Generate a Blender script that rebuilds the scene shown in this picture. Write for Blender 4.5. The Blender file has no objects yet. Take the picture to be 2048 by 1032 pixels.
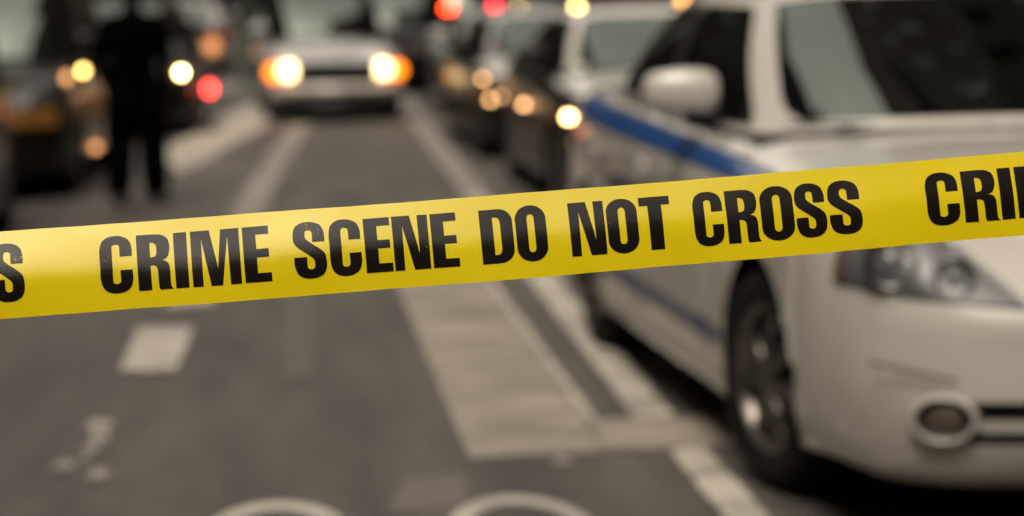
import bpy, bmesh, math, random
import numpy as np
from mathutils import Matrix, Vector
random.seed(7)
PI = math.pi
SC = bpy.context.scene
COL = SC.collection

# ------------------------------------------------------------------ camera
cam_data = bpy.data.cameras.new('camera')
cam = bpy.data.objects.new('camera', cam_data)
COL.objects.link(cam)
R_ = Vector((0.99517545, -0.09656691, -0.01733936))
U_ = Vector((0.02812308, 0.11145609, 0.99337135))
F_ = Vector((0.09399423, 0.98906641, -0.11363412))
m3 = Matrix((R_, U_, -F_)).transposed()
cam.matrix_world = Matrix.Translation((0, 0, 1.43)) @ m3.to_4x4()
cam_data.sensor_width = 36.0
cam_data.lens = 36.0 * 4650.0 / 2048.0
cam_data.clip_start = 0.05
cam_data.clip_end = 600.0
cam_data.dof.use_dof = True
cam_data.dof.focus_distance = 2.31
cam_data.dof.aperture_fstop = cam_data.lens / 24.0
SC.camera = cam

# ------------------------------------------------------------------ world
world = bpy.data.worlds.new('World'); SC.world = world
world.use_nodes = True
wn = world.node_tree; wn.nodes.clear()
sky = wn.nodes.new('ShaderNodeTexSky'); sky.sky_type = 'NISHITA'
sky.sun_disc = False
sky.sun_elevation = math.radians(62); sky.sun_rotation = math.radians(212)
sky.air_density = 1.0; sky.dust_density = 4.0
hsv = wn.nodes.new('ShaderNodeHueSaturation'); hsv.inputs['Saturation'].default_value = 0.10
tint = wn.nodes.new('ShaderNodeMix'); tint.data_type = 'RGBA'; tint.blend_type = 'MULTIPLY'
tint.inputs[0].default_value = 1.0
tint.inputs[7].default_value = (1.0, 0.895, 0.765, 1)
bg = wn.nodes.new('ShaderNodeBackground'); bg.inputs['Strength'].default_value = 0.145
wo = wn.nodes.new('ShaderNodeOutputWorld')
wn.links.new(sky.outputs[0], hsv.inputs['Color'])
wn.links.new(hsv.outputs[0], tint.inputs[6])
wn.links.new(tint.outputs[2], bg.inputs['Color'])
wn.links.new(bg.outputs[0], wo.inputs['Surface'])

sun_d = bpy.data.lights.new('sun', 'SUN'); sun_d.energy = 0.45; sun_d.angle = math.radians(34)
sun_d.color = (1.0, 0.95, 0.88)
sun = bpy.data.objects.new('sun', sun_d); COL.objects.link(sun)
sun_el, sun_az = math.radians(62), math.radians(212)
sdir = Vector((math.sin(sun_az) * math.cos(sun_el), math.cos(sun_az) * math.cos(sun_el), math.sin(sun_el)))
sun.rotation_euler = sdir.to_track_quat('Z', 'Y').to_euler()

SC.view_settings.view_transform = 'Standard'
SC.view_settings.look = 'None'
SC.view_settings.exposure = 1.1
SC.view_settings.gamma = 1.0
SC.view_settings.use_curve_mapping = False
SC.render.engine = 'CYCLES'
SC.cycles.use_denoising = True
try:
    SC.cycles.denoiser = 'OPENIMAGEDENOISE'
    SC.cycles.denoising_prefilter = 'ACCURATE'
except Exception:
    pass
SC.cycles.max_bounces = 8
SC.cycles.caustics_reflective = False
SC.cycles.caustics_refractive = False

# ------------------------------------------------------------------ materials
MATS = {}
def new_mat(name):
    m = bpy.data.materials.new(name); m.use_nodes = True
    b = m.node_tree.nodes['Principled BSDF']
    return m, m.node_tree, b

def mat(name, col, rough=0.5, metal=0.0, spec=0.5, coat=0.0, var=0.12, scale=6.0, bump=0.0, coat_rough=0.04):
    """plain material with a little procedural variation in colour and gloss"""
    if name in MATS: return MATS[name]
    m, nt, b = new_mat(name)
    tc = nt.nodes.new('ShaderNodeTexCoord')
    nz = nt.nodes.new('ShaderNodeTexNoise'); nz.inputs['Scale'].default_value = scale
    nz.inputs['Detail'].default_value = 6
    nt.links.new(tc.outputs['Object'], nz.inputs['Vector'])
    mx = nt.nodes.new('ShaderNodeMix'); mx.data_type = 'RGBA'
    lo = [c * (1 - var) for c in col]; hi = [min(1, c * (1 + var)) for c in col]
    mx.inputs[6].default_value = (*lo, 1); mx.inputs[7].default_value = (*hi, 1)
    nt.links.new(nz.outputs['Fac'], mx.inputs[0])
    nt.links.new(mx.outputs[2], b.inputs['Base Color'])
    b.inputs['Roughness'].default_value = rough
    b.inputs['Metallic'].default_value = metal
    b.inputs['Specular IOR Level'].default_value = spec
    b.inputs['Coat Weight'].default_value = coat
    b.inputs['Coat Roughness'].default_value = coat_rough
    if bump > 0:
        bp = nt.nodes.new('ShaderNodeBump'); bp.inputs['Strength'].default_value = bump
        bp.inputs['Distance'].default_value = 0.01
        nt.links.new(nz.outputs['Fac'], bp.inputs['Height'])
        nt.links.new(bp.outputs[0], b.inputs['Normal'])
    MATS[name] = m
    return m

def paint(name, col, dirt=(0.16, 0.13, 0.10)):
    """car paint: clear coat, road grime rising from the sills"""
    if name in MATS: return MATS[name]
    m, nt, b = new_mat(name)
    tc = nt.nodes.new('ShaderNodeTexCoord')
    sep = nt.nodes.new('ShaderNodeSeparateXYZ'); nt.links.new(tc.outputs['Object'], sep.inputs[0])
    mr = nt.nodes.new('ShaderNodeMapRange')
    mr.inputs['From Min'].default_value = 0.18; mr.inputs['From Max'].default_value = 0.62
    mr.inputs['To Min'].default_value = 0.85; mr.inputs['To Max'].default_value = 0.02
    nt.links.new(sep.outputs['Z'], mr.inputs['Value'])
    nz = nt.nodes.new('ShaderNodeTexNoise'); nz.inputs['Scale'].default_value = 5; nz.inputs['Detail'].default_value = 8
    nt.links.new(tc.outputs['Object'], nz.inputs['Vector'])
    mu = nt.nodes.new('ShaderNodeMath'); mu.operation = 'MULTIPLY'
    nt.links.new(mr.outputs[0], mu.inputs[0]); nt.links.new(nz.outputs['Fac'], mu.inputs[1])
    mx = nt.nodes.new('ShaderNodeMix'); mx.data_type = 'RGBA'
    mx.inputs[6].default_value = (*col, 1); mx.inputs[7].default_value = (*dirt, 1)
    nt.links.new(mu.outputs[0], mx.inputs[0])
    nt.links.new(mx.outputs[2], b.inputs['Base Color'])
    b.inputs['Roughness'].default_value = 0.30
    b.inputs['Coat Weight'].default_value = 1.0 if col[0] > .2 else .12
    b.inputs['Coat Roughness'].default_value = 0.06
    b.inputs['Specular IOR Level'].default_value = .5 if col[0] > .2 else .12
    MATS[name] = m
    return m

def glass(name='window glass', tint_col=(0.03, 0.035, 0.03)):
    if name in MATS: return MATS[name]
    m = bpy.data.materials.new(name); m.use_nodes = True
    nt = m.node_tree; nt.nodes.clear()
    out = nt.nodes.new('ShaderNodeOutputMaterial')
    mix = nt.nodes.new('ShaderNodeMixShader')
    fr = nt.nodes.new('ShaderNodeFresnel'); fr.inputs['IOR'].default_value = 2.5
    tr = nt.nodes.new('ShaderNodeBsdfTransparent'); tr.inputs['Color'].default_value = (*tint_col, 1)
    gl = nt.nodes.new('ShaderNodeBsdfGlossy'); gl.inputs['Roughness'].default_value = 0.02
    gl.inputs['Color'].default_value = (0.88, 1.0, 0.90, 1)
    nt.links.new(fr.outputs[0], mix.inputs[0]); nt.links.new(tr.outputs[0], mix.inputs[1])
    nt.links.new(gl.outputs[0], mix.inputs[2]); nt.links.new(mix.outputs[0], out.inputs['Surface'])
    MATS[name] = m
    return m

def lamp_mat(name, col, strength):
    if name in MATS: return MATS[name]
    m, nt, b = new_mat(name)
    b.inputs['Base Color'].default_value = (*col, 1)
    b.inputs['Emission Color'].default_value = (*col, 1)
    b.inputs['Emission Strength'].default_value = strength
    MATS[name] = m
    return m

# ------------------------------------------------------------------ helpers
def link(o, parent=None):
    COL.objects.link(o)
    if parent is not None: o.parent = parent
    return o

def mesh_obj(name, verts, faces, m, parent=None, smooth=False, loc=None, rot=None):
    me = bpy.data.meshes.new(name)
    me.from_pydata([tuple(v) for v in verts], [], [tuple(f) for f in faces])
    me.validate(); me.update()
    if m is not None: me.materials.append(m)
    if smooth:
        me.polygons.foreach_set('use_smooth', [True] * len(me.polygons))
    o = bpy.data.objects.new(name, me)
    link(o, parent)
    if loc is not None: o.location = loc
    if rot is not None: o.rotation_euler = rot
    return o

class MB:
    """collects simple shapes for one mesh"""
    def __init__(s): s.v = []; s.f = []
    def add(s, vs, fs):
        n = len(s.v); s.v += [tuple(v) for v in vs]; s.f += [tuple(i + n for i in f) for f in fs]
        return s
    def box(s, c, d, rot=None, bevel=0.0):
        bm = bmesh.new(); bmesh.ops.create_cube(bm, size=1)
        for v in bm.verts: v.co = Vector((v.co.x * d[0], v.co.y * d[1], v.co.z * d[2]))
        if bevel > 0: bmesh.ops.bevel(bm, geom=bm.edges[:], offset=bevel, segments=2, affect='EDGES')
        M = Matrix.Translation(c) @ (rot.to_4x4() if rot is not None else Matrix.Identity(4))
        bm.verts.ensure_lookup_table()
        s.add([M @ v.co for v in bm.verts], [[v.index for v in f.verts] for f in bm.faces]); bm.free()
        return s
    def tube(s, a, b, r0, r1=None, n=16, cap=True):
        r1 = r0 if r1 is None else r1
        a = Vector(a); b = Vector(b); d = (b - a).normalized()
        q = d.to_track_quat('Z', 'Y').to_matrix()
        vs = []
        for p, r in ((a, r0), (b, r1)):
            for i in range(n):
                t = 2 * PI * i / n
                vs.append(p + q @ Vector((r * math.cos(t), r * math.sin(t), 0)))
        fs = [(i, (i + 1) % n, n + (i + 1) % n, n + i) for i in range(n)]
        if cap: fs += [tuple(range(n - 1, -1, -1)), tuple(range(n, 2 * n))]
        return s.add(vs, fs)
    def lathe(s, prof, axis='X', n=32, c=(0, 0, 0)):
        """prof: (radius, along) list"""
        vs = []; k = len(prof)
        for i in range(n):
            t = 2 * PI * i / n
            for r, a in prof:
                p = (a, r * math.cos(t), r * math.sin(t)) if axis == 'X' else ((r * math.cos(t), a, r * math.sin(t)) if axis == 'Y' else (r * math.cos(t), r * math.sin(t), a))
                vs.append((p[0] + c[0], p[1] + c[1], p[2] + c[2]))
        fs = [(i * k + j, i * k + j + 1, ((i + 1) % n) * k + j + 1, ((i + 1) % n) * k + j) for i in range(n) for j in range(k - 1)]
        return s.add(vs, fs)
    def obj(s, name, m, parent=None, smooth=False, loc=None, rot=None):
        return mesh_obj(name, s.v, s.f, m, parent, smooth, loc, rot)

def thing(name, label, cat, loc=(0, 0, 0), rz=0.0, group=None, scale=None):
    o = bpy.data.objects.new(name, None); COL.objects.link(o)
    o.empty_display_size = 0.2
    o.location = loc; o.rotation_euler = (0, 0, rz)
    if scale is not None: o.scale = scale
    o['label'] = label; o['category'] = cat
    if group: o['group'] = group
    return o
def tag(o, label, cat, group=None):
    o['label'] = label; o['category'] = cat
    if group: o['group'] = group
    return o
def struct(o):
    o['kind'] = 'structure'; return o

def catmull(P, per, closed=False):
    """P (n,d) -> dense samples through every point; also returns the parameter"""
    P = np.asarray(P, float); n = len(P); out = []; par = []
    for i in range(n - 1):
        p0 = P[max(i - 1, 0)]; p1 = P[i]; p2 = P[i + 1]; p3 = P[min(i + 2, n - 1)]
        if i == 0: p0 = 2 * p1 - p2
        if i == n - 2: p3 = 2 * p2 - p1
        k = per[i] if hasattr(per, '__len__') else per
        for j in range(k):
            t = j / k
            out.append(0.5 * ((2 * p1) + (-p0 + p2) * t + (2 * p0 - 5 * p1 + 4 * p2 - p3) * t * t + (-p0 + 3 * p1 - 3 * p2 + p3) * t ** 3))
            par.append(i + t)
    out.append(P[-1]); par.append(n - 1)
    return np.array(out), np.array(par)

# ------------------------------------------------------------------ the ground
def ground_mat():
    m, nt, b = new_mat('asphalt')
    tc = nt.nodes.new('ShaderNodeTexCoord')
    def noise(s, d=8, sc=(1, 1, 1)):
        mp = nt.nodes.new('ShaderNodeMapping'); mp.inputs['Scale'].default_value = sc
        nt.links.new(tc.outputs['Object'], mp.inputs[0])
        z = nt.nodes.new('ShaderNodeTexNoise'); z.inputs['Scale'].default_value = s; z.inputs['Detail'].default_value = d
        nt.links.new(mp.outputs[0], z.inputs['Vector']); return z
    a = noise(1.5, 6, (2.4, 0.32, 1)); g = noise(160, 3); c = noise(7, 8)
    mx = nt.nodes.new('ShaderNodeMix'); mx.data_type = 'RGBA'
    mx.inputs[6].default_value = (0.050, 0.043, 0.037, 1); mx.inputs[7].default_value = (0.088, 0.077, 0.066, 1)
    mr = nt.nodes.new('ShaderNodeMapRange'); mr.inputs['From Min'].default_value = 0.35; mr.inputs['From Max'].default_value = 0.65
    nt.links.new(a.outputs['Fac'], mr.inputs['Value']); nt.links.new(mr.outputs[0], mx.inputs[0])
    m2 = nt.nodes.new('ShaderNodeMix'); m2.data_type = 'RGBA'; m2.blend_type = 'OVERLAY'; m2.inputs[0].default_value = 0.5
    nt.links.new(mx.outputs[2], m2.inputs[6]); nt.links.new(g.outputs['Fac'], m2.inputs[7])
    m4 = nt.nodes.new('ShaderNodeMix'); m4.data_type = 'RGBA'; m4.blend_type = 'OVERLAY'; m4.inputs[0].default_value = 0.35
    nt.links.new(m2.outputs[2], m4.inputs[6]); nt.links.new(c.outputs['Fac'], m4.inputs[7])
    nt.links.new(m4.outputs[2], b.inputs['Base Color'])
    b.inputs['Roughness'].default_value = 0.62
    b.inputs['Specular IOR Level'].default_value = 0.45
    bp = nt.nodes.new('ShaderNodeBump'); bp.inputs['Strength'].default_value = 0.6; bp.inputs['Distance'].default_value = 0.004
    nt.links.new(g.outputs['Fac'], bp.inputs['Height']); nt.links.new(bp.outputs[0], b.inputs['Normal'])
    return m
ASPHALT = ground_mat()

def worn_paint(name, col, wear=0.45, under=(0.10, 0.09, 0.078)):
    if name in MATS: return MATS[name]
    m, nt, b = new_mat(name)
    tc = nt.nodes.new('ShaderNodeTexCoord')
    z = nt.nodes.new('ShaderNodeTexNoise'); z.inputs['Scale'].default_value = 9; z.inputs['Detail'].default_value = 10
    z.inputs['Roughness'].default_value = 0.7
    nt.links.new(tc.outputs['Object'], z.inputs['Vector'])
    mr = nt.nodes.new('ShaderNodeMapRange'); mr.inputs['From Min'].default_value = wear - 0.10; mr.inputs['From Max'].default_value = wear + 0.12
    nt.links.new(z.outputs['Fac'], mr.inputs['Value'])
    mx = nt.nodes.new('ShaderNodeMix'); mx.data_type = 'RGBA'
    mx.inputs[6].default_value = (*under, 1); mx.inputs[7].default_value = (*col, 1)
    nt.links.new(mr.outputs[0], mx.inputs[0])
    mp = nt.nodes.new('ShaderNodeMapping'); mp.inputs['Scale'].default_value = (1.2, 2.6, 1); nt.links.new(tc.outputs['Object'], mp.inputs[0])
    z3 = nt.nodes.new('ShaderNodeTexNoise'); z3.inputs['Scale'].default_value = 1.6; z3.inputs['Detail'].default_value = 5; nt.links.new(mp.outputs[0], z3.inputs['Vector'])
    m3_ = nt.nodes.new('ShaderNodeMapRange'); m3_.inputs['From Min'].default_value = .38; m3_.inputs['From Max'].default_value = .58
    m3_.inputs['To Min'].default_value = .66; m3_.inputs['To Max'].default_value = 1.06; nt.links.new(z3.outputs['Fac'], m3_.inputs['Value'])
    vo = nt.nodes.new('ShaderNodeTexVoronoi'); vo.feature = 'DISTANCE_TO_EDGE'; vo.inputs['Scale'].default_value = 1.1
    zz = nt.nodes.new('ShaderNodeVectorMath'); zz.operation = 'ADD'; nt.links.new(tc.outputs['Object'], zz.inputs[0]); nt.links.new(z.outputs['Color'], zz.inputs[1]); nt.links.new(zz.outputs[0], vo.inputs['Vector'])
    m5 = nt.nodes.new('ShaderNodeMapRange'); m5.inputs['From Min'].default_value = 0; m5.inputs['From Max'].default_value = .014
    m5.inputs['To Min'].default_value = .55; m5.inputs['To Max'].default_value = 1; nt.links.new(vo.outputs['Distance'], m5.inputs['Value'])
    mm = nt.nodes.new('ShaderNodeMath'); mm.operation = 'MULTIPLY'; nt.links.new(m3_.outputs[0], mm.inputs[0]); nt.links.new(m5.outputs[0], mm.inputs[1])
    mz = nt.nodes.new('ShaderNodeVectorMath'); mz.operation = 'SCALE'; nt.links.new(mx.outputs[2], mz.inputs[0]); nt.links.new(mm.outputs[0], mz.inputs['Scale'])
    nt.links.new(mz.outputs[0], b.inputs['Base Color'])
    b.inputs['Roughness'].default_value = 0.6
    MATS[name] = m
    return m

struct(mesh_obj('ground', [(-140, -140, -0.02), (140, -140, -0.02), (140, 260, -0.02), (-140, 260, -0.02)], [(0, 1, 2, 3)],
                mat('bare ground', (0.10, 0.09, 0.08), 0.9)))
struct(mesh_obj('road', [(-60, -90, 0), (60, -90, 0), (60, 200, 0), (-60, 200, 0)], [(0, 1, 2, 3)], ASPHALT))
PAVE = mat('pavement concrete', (0.20, 0.18, 0.155), 0.85, scale=3, var=0.2, bump=0.2)
KERB = mat('kerb stone', (0.26, 0.24, 0.21), 0.8, scale=8, var=0.2)
for (x0, x1, y0, y1) in ((4.2, 9.0, -80, 52), (4.2, 9.0, 80, 150), (-14.0, -9.2, -80, 150)):
    kx = x0 if x0 > 0 else x1
    sx = 0.16 if x0 > 0 else -0.16
    struct(MB().box(((x0 + x1) / 2 + sx / 2, (y0 + y1) / 2, 0.06), (x1 - x0 - 0.16, y1 - y0, 0.13)).obj('pavement', PAVE))
    struct(MB().box((kx + sx / 2, (y0 + y1) / 2, 0.065), (0.155, y1 - y0, 0.15), bevel=0.015).obj('kerb', KERB))

def sheet(name, pts, z, m, label, cat):
    o = mesh_obj(name, [(x, y, z) for x, y in pts], [tuple(range(len(pts)))], m)
    o['label'] = label; struct(o)
    return o
WH = worn_paint('worn white road paint', (0.52, 0.48, 0.41), 0.40)
WH2 = worn_paint('very worn white road paint', (0.44, 0.40, 0.34), 0.50)
TAN = worn_paint('pale tan street surfacing', (0.30, 0.265, 0.215), 0.33, (0.24, 0.21, 0.17))
def rag(pts, amp=0.012, step=0.10):
    """slightly uneven edges for a painted outline"""
    out = []
    n = len(pts)
    for i in range(n):
        a = np.array(pts[i]); c = np.array(pts[(i + 1) % n]); L = np.linalg.norm(c - a); k = max(1, int(L / step))
        for j in range(k):
            p = a + (c - a) * j / k
            if j: p = p + np.random.default_rng(i * 97 + j).normal(0, amp * .35, 2)
            out.append(tuple(p))
    return out
sheet('lane_dash', rag([(-.68, 10.14), (-.434, 10.09), (-.462, 8.93), (-.674, 8.97)]), .008, WH, 'short white lane dash left of the tan band', 'marking')
sheet('lane_dash', rag([(-.60, 12.7), (-.36, 12.65), (-.375, 10.86), (-.594, 10.8)]), .008, WH, 'white lane dash mostly behind the tape', 'marking')
sheet('lane_line', rag([(.015, 26.05), (.264, 25.95), (-.05, 19.3), (-.19, 15.0), (-.42, 14.9), (-.31, 18.3)], .02), .008, WH2, 'long worn white lane line running to the white van', 'marking')
sheet('diagonal_line', rag([(-.498, 32.1), (-.08, 27.6), (-.88, 19.1), (-1.23, 21.5)], .02), .008, WH, 'broad white diagonal line beside the standing officer', 'marking')
sheet('cross_line', rag([(-.95, 20.7), (-.93, 20.2), (-.3, 18.6), (-.32, 18.95)], .01), .012, WH2, 'thin pale line across the lane', 'marking')
sheet('tan_band', rag([(.50, 13.6), (.94, 13.6), (.958, 7.54), (.944, 7.07), (.528, 7.044)], .008), .004, TAN, 'broad tan surfaced band ending at the cross strip', 'marking')
sheet('seam_line', rag([(.945, 13.6), (.99, 13.6), (1.0, 7.60), (.962, 7.60)], .006), .008, WH, 'thin pale seam along the right edge of the tan band', 'marking')
sheet('edge_line', rag([(1.22, 16.5), (1.39, 16.5), (1.258, 7.60), (1.127, 7.60)], .012), .008, WH, 'white edge line beside the police car', 'marking')
sheet('edge_line', rag([(1.33, 27.0), (1.56, 27.0), (1.41, 16.6), (1.225, 16.6)], .015), .008, WH2, 'white edge line running away beside the dark parked cars', 'marking')
sheet('edge_line', rag([(1.9, 52.0), (2.3, 52.0), (1.60, 28.0), (1.37, 28.0)], .02), .008, WH2, 'far pale edge line beyond the parked row', 'marking')
sheet('edge_line', rag([(1.147, 7.03), (1.27, 7.07), (1.255, 5.2), (1.146, 5.2)], .01), .008, WH, 'white edge line nearest the police car front wheel', 'marking')
sheet('cross_strip', rag([(.975, 7.59), (2.6, 7.55), (2.6, 7.12), (.95, 7.075)], .012), .006, TAN, 'tan cross strip under the police car front wheel', 'marking')
PATCH = mat('dark asphalt patch', (0.088, 0.077, 0.067), 0.7, scale=20, var=0.25)
LIGHTP = mat('lighter asphalt patch', (0.125, 0.108, 0.092), 0.75, scale=20, var=0.2)
sheet('asphalt_patch', rag([(-.06, 11.6), (.10, 11.8), (.09, 8.7), (-.05, 8.6)], .02), .004, PATCH, 'darker asphalt trench along the lane', 'patch')
sheet('asphalt_patch', rag([(.30, 6.75), (.50, 6.8), (.47, 6.35), (.25, 6.3)], .03), .004, LIGHTP, 'lighter asphalt patch near the bottom edge', 'patch')
sheet('asphalt_patch', rag([(-1.0, 31), (-4.8, 31), (-4.8, 24), (-1.4, 24), (-.9, 27)], .05), .004, mat('pale asphalt', (0.24, 0.215, 0.18), 0.8, scale=2, var=0.15), 'pale road surface left of the diagonal line', 'patch')
blobs = MB()
rg = np.random.default_rng(3)
for (bx, by, rx, ry) in ((-.66, 7.80, .05, .12), (-.645, 7.60, .035, .08), (-.655, 7.42, .03, .10), (-.72, 7.12, .035, .10), (-.60, 6.98, .035, .09), (-.66, 7.25, .015, .08), (.80, 6.93, .03, .05)):
    k = 18; vs = [(bx + rx * (0.8 + .35 * rg.random()) * math.cos(2 * PI * i / k), by + ry * (.8 + .35 * rg.random()) * math.sin(2 * PI * i / k), .008) for i in range(k)]
    blobs.add(vs, [tuple(range(k))])
o = blobs.obj('worn_marking', WH2); o['label'] = 'flaked scraps of a white road symbol at lower left'; struct(o)
def ring(cx, cy, rx, ry, w, z):
    k = 72; vs = []
    for i in range(k):
        t = 2 * PI * i / k
        vs += [(cx + rx * math.cos(t), cy + ry * math.sin(t), z), (cx + (rx - w) * math.cos(t), cy + (ry - w * 1.9) * math.sin(t), z)]
    return vs, [(2 * i, 2 * i + 1, (2 * i + 3) % (2 * k), (2 * i + 2) % (2 * k)) for i in range(k)]
b_ = MB()
b_.add(*ring(.59, 6.03, .20, .43, .056, .008)); b_.add(*ring(-.065, 6.07, .20, .43, .056, .008))
def bar(m, a, c, w, z):
    a = np.array(a); c = np.array(c); d = (c - a) / np.linalg.norm(c - a); n = np.array([-d[1], d[0]]) * w / 2
    m.add([(*(a + n), z), (*(a - n), z), (*(c - n), z), (*(c + n), z)], [(0, 1, 2, 3)])
for a, c, z in (((-.06, 6.05), (.10, 5.40), .0085), ((.10, 5.40), (.42, 5.45), .0090), ((.42, 5.45), (.585, 6.05), .0085), ((.42, 5.45), (.22, 6.0), .0095), ((-.06, 6.08), (.22, 6.02), .0100), ((.36, 5.25), (.50, 5.27), .0105), ((.05, 5.2), (.18, 5.2), .0110)):
    bar(b_, a, c, .032, z)
o = b_.obj('bicycle_symbol', worn_paint('lane symbol paint', (0.46, 0.43, 0.37), 0.30)); o['label'] = 'painted white bicycle symbol, tops of both wheels in view'; struct(o)

# ------------------------------------------------------------------ buildings
WGLASS = mat('dark building glass', (0.012, 0.013, 0.013), 0.12, spec=0.35)
def win_mesh(w, h):
    bm = MB(); t = .08
    bm.box((0, 0, h / 2 - t / 2), (w, .12, t)); bm.box((0, 0, -h / 2 + t / 2), (w, .12, t))
    bm.box((-w / 2 + t / 2, 0, 0), (t, .118, h - 2 * t)); bm.box((w / 2 - t / 2, 0, 0), (t, .118, h - 2 * t)); bm.box((0, 0, 0), (w - 2 * t, .10, .06))
    return bm
def building(x0, x1, y0, y1, h, col, side, label, nfl=None):
    """side: +1 street face looks to -X, -1 looks to +X, 0 looks to -Y, 2 looks to +Y"""
    m = mat('masonry %s' % label.split()[0] + str(len(MATS)), col, .95, spec=.1, scale=1.5, var=.25, bump=.3)
    tr = mat('stone trim', (0.05, 0.043, 0.036), .8, scale=3)
    g = thing('building', label, 'building', ((x0 + x1) / 2, (y0 + y1) / 2, 0))
    W, D = x1 - x0, y1 - y0
    MB().box((0, 0, h / 2 - .03), (W, D, h + .06)).obj('wall', m, g)
    if side in (1, -1): rz = PI / 2; L = D; off = Vector((-side * (W / 2), 0, 0))
    else: rz = 0; L = W; off = Vector((0, -D / 2 if side == 0 else D / 2, 0))
    out = {1: Vector((-1, 0, 0)), -1: Vector((1, 0, 0)), 0: Vector((0, -1, 0)), 2: Vector((0, 1, 0))}[side]
    ax = Vector((0, 1, 0)) if side in (1, -1) else Vector((1, 0, 0))
    def bx(name, a, z, la, lz, dep, m_, proud=0.0):
        c = off + ax * a + out * (dep / 2 + proud); c.z = z
        d = (dep, la, lz) if side in (1, -1) else (la, dep, lz)
        return MB().box(c, d).obj(name, m_, g)
    bx('cornice', 0, h - .4, L - .02, .6, .45, tr, .003)
    bx('fascia', 0, 3.9, L - .04, .5, .22, tr, .003)
    nb = max(2, int(L / 4.2)); fl0 = None; pl0 = None; sw = L / nb
    for i in range(nb):
        a = -L / 2 + sw * (i + .5)
        s = bx('shopfront', a, 1.95, sw - 1.0, 3.1, .05, WGLASS, .004)
        bx('stall_riser', a, .25, sw - .9, .46, .18, tr, .006)
    wm = None
    nc = max(2, int(L / 3.4)); sw = L / nc
    for k in range(min(7, int((h - 6) / 3.5))):
        for i in range(nc):
            a = -L / 2 + sw * (i + .5)
            c = off + ax * a + out * .055; c.z = 6.0 + 3.5 * k
            if wm is None:
                wo_ = win_mesh(1.3, 1.9).obj('window', tr, g); wm = wo_.data
                pp = mesh_obj('pane', [(-.6, .0, -.9), (.6, .0, -.9), (.6, .0, .9), (-.6, .0, .9)], [(0, 1, 2, 3)], WGLASS, wo_); pm = pp.data
            else:
                wo_ = bpy.data.objects.new('window', wm); link(wo_, g)
                pp = bpy.data.objects.new('pane', pm); link(pp, wo_)
            wo_.location = c; wo_.rotation_euler = (0, 0, rz)
    return g
BR = (0.038, 0.026, 0.021)
building(9.0, 22, -40, -8, 32, (0.04, 0.032, 0.027), 1, 'brown brick block on the right, behind the camera')
building(9.0, 22, -8, 22, 34, (0.032, 0.026, 0.021), 1, 'tall dark block on the right beside the parked police car')
building(9.0, 22, 22, 33, 60, BR, 1, 'tall dark red brick tower on the right, heightened to darken windshield reflections')  # height raised so the upper windshield reflects dark
building(9.0, 22, 33, 52, 20, BR, 1, 'low dark red brick block on the right short of the side street, lowered to brighten windshield reflections')  # cut low so the parked cars' windshields reflect open sky
building(9.0, 22, 80, 120, 30, (0.07, 0.052, 0.044), 1, 'brown block on the right beyond the side street')
building(-27, -14, -40, 6, 30, (0.09, 0.07, 0.055), -1, 'dark brick block on the left, behind the camera')
building(-27, -14, 6, 50, 32, (0.075, 0.06, 0.05), -1, 'dark brown block on the left behind the queue of vehicles')
building(-27, -14, 50, 120, 26, (0.06, 0.045, 0.04), -1, 'far dark block on the left')
building(-14, 30, 122, 135, 34, (0.05, 0.034, 0.028), 0, 'dark reddish block closing the end of the street')
building(-20, 25, -60, -42, 28, (0.08, 0.065, 0.055), 2, 'brown unseen block behind the camera, placed to darken the surfaces facing it')  # unseen block set close to cut light on camera-facing surfaces
building(24, 40, 54, 78, 24, (0.05, 0.036, 0.03), 1, 'dark block along the side street')

# ------------------------------------------------------------------ vehicles
TYRE = mat('tyre rubber', (0.008, 0.0075, 0.007), 0.8, spec=.2, scale=30)
BLACKP = mat('black plastic', (0.012, 0.012, 0.012), 0.5)
UNDER = mat('underbody black', (0.003, 0.003, 0.003), 0.95, spec=0.02)
RIM = mat('dull alloy', (0.15, 0.135, 0.12), 0.26, metal=0.8)
CHROME = mat('chrome', (0.75, 0.75, 0.75), 0.08, metal=1.0, var=.03)
SEATM = mat('dark seat cloth', (0.015, 0.015, 0.016), 0.9)
GLASS = glass()
def lampglass():
    m, nt, b = new_mat('lamp lens')
    b.inputs['Base Color'].default_value = (0.9, 0.9, 0.9, 1)
    b.inputs['Roughness'].default_value = 0.05
    b.inputs['Alpha'].default_value = 0.10
    b.inputs['Coat Weight'].default_value = 1
    return m
LENS = lampglass()
DLENS = mat('unlit lamp lens', (0.05, 0.05, 0.05), 0.2, spec=.4)

PF = [(.35, .18), (.09, .165), (.03, .21), (0, .35), (.015, .51), (.030, .60), (.085, .665), (.20, .745), (.34, .80)]
PF2 = [(.32, .18), (.08, .165), (.025, .21), (0, .35), (.010, .51), (.024, .61), (.07, .69), (.17, .78), (.30, .83)]
PC = [(.30, .18), (.07, .17), (.02, .215), (0, .36), (.004, .52), (.016, .64), (.05, .76), (.13, .83), (.24, .865)]
PC2 = [(.30, .20), (.06, .19), (.015, .24), (0, .38), (0, .54), (.012, .69), (.035, .785), (.10, .85), (.20, .885)]
PS = [(.30, .20), (.055, .185), (.012, .24), (0, .40), (0, .56), (.008, .71), (.028, .805), (.085, .872), (.18, .90)]
PS6 = PS[:6] + [(.028, .815), (.085, .885), (.17, .918)]
PS7 = PS[:6] + [(.028, .84), (.08, .915), (.155, .952)]
PS8 = PS[:6] + [(.030, .87), (.07, .94), (.105, .975)]
PS9 = PS[:6] + [(.030, .90), (.07, .97), (.115, 1.005)]
PS10 = PS[:6] + [(.035, .92), (.09, .99), (.16, 1.02)]
PR = [(.30, .25), (.07, .24), (.02, .30), (0, .45), (.01, .60), (.02, .78), (.04, .92), (.09, .995), (.17, 1.02)]
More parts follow.
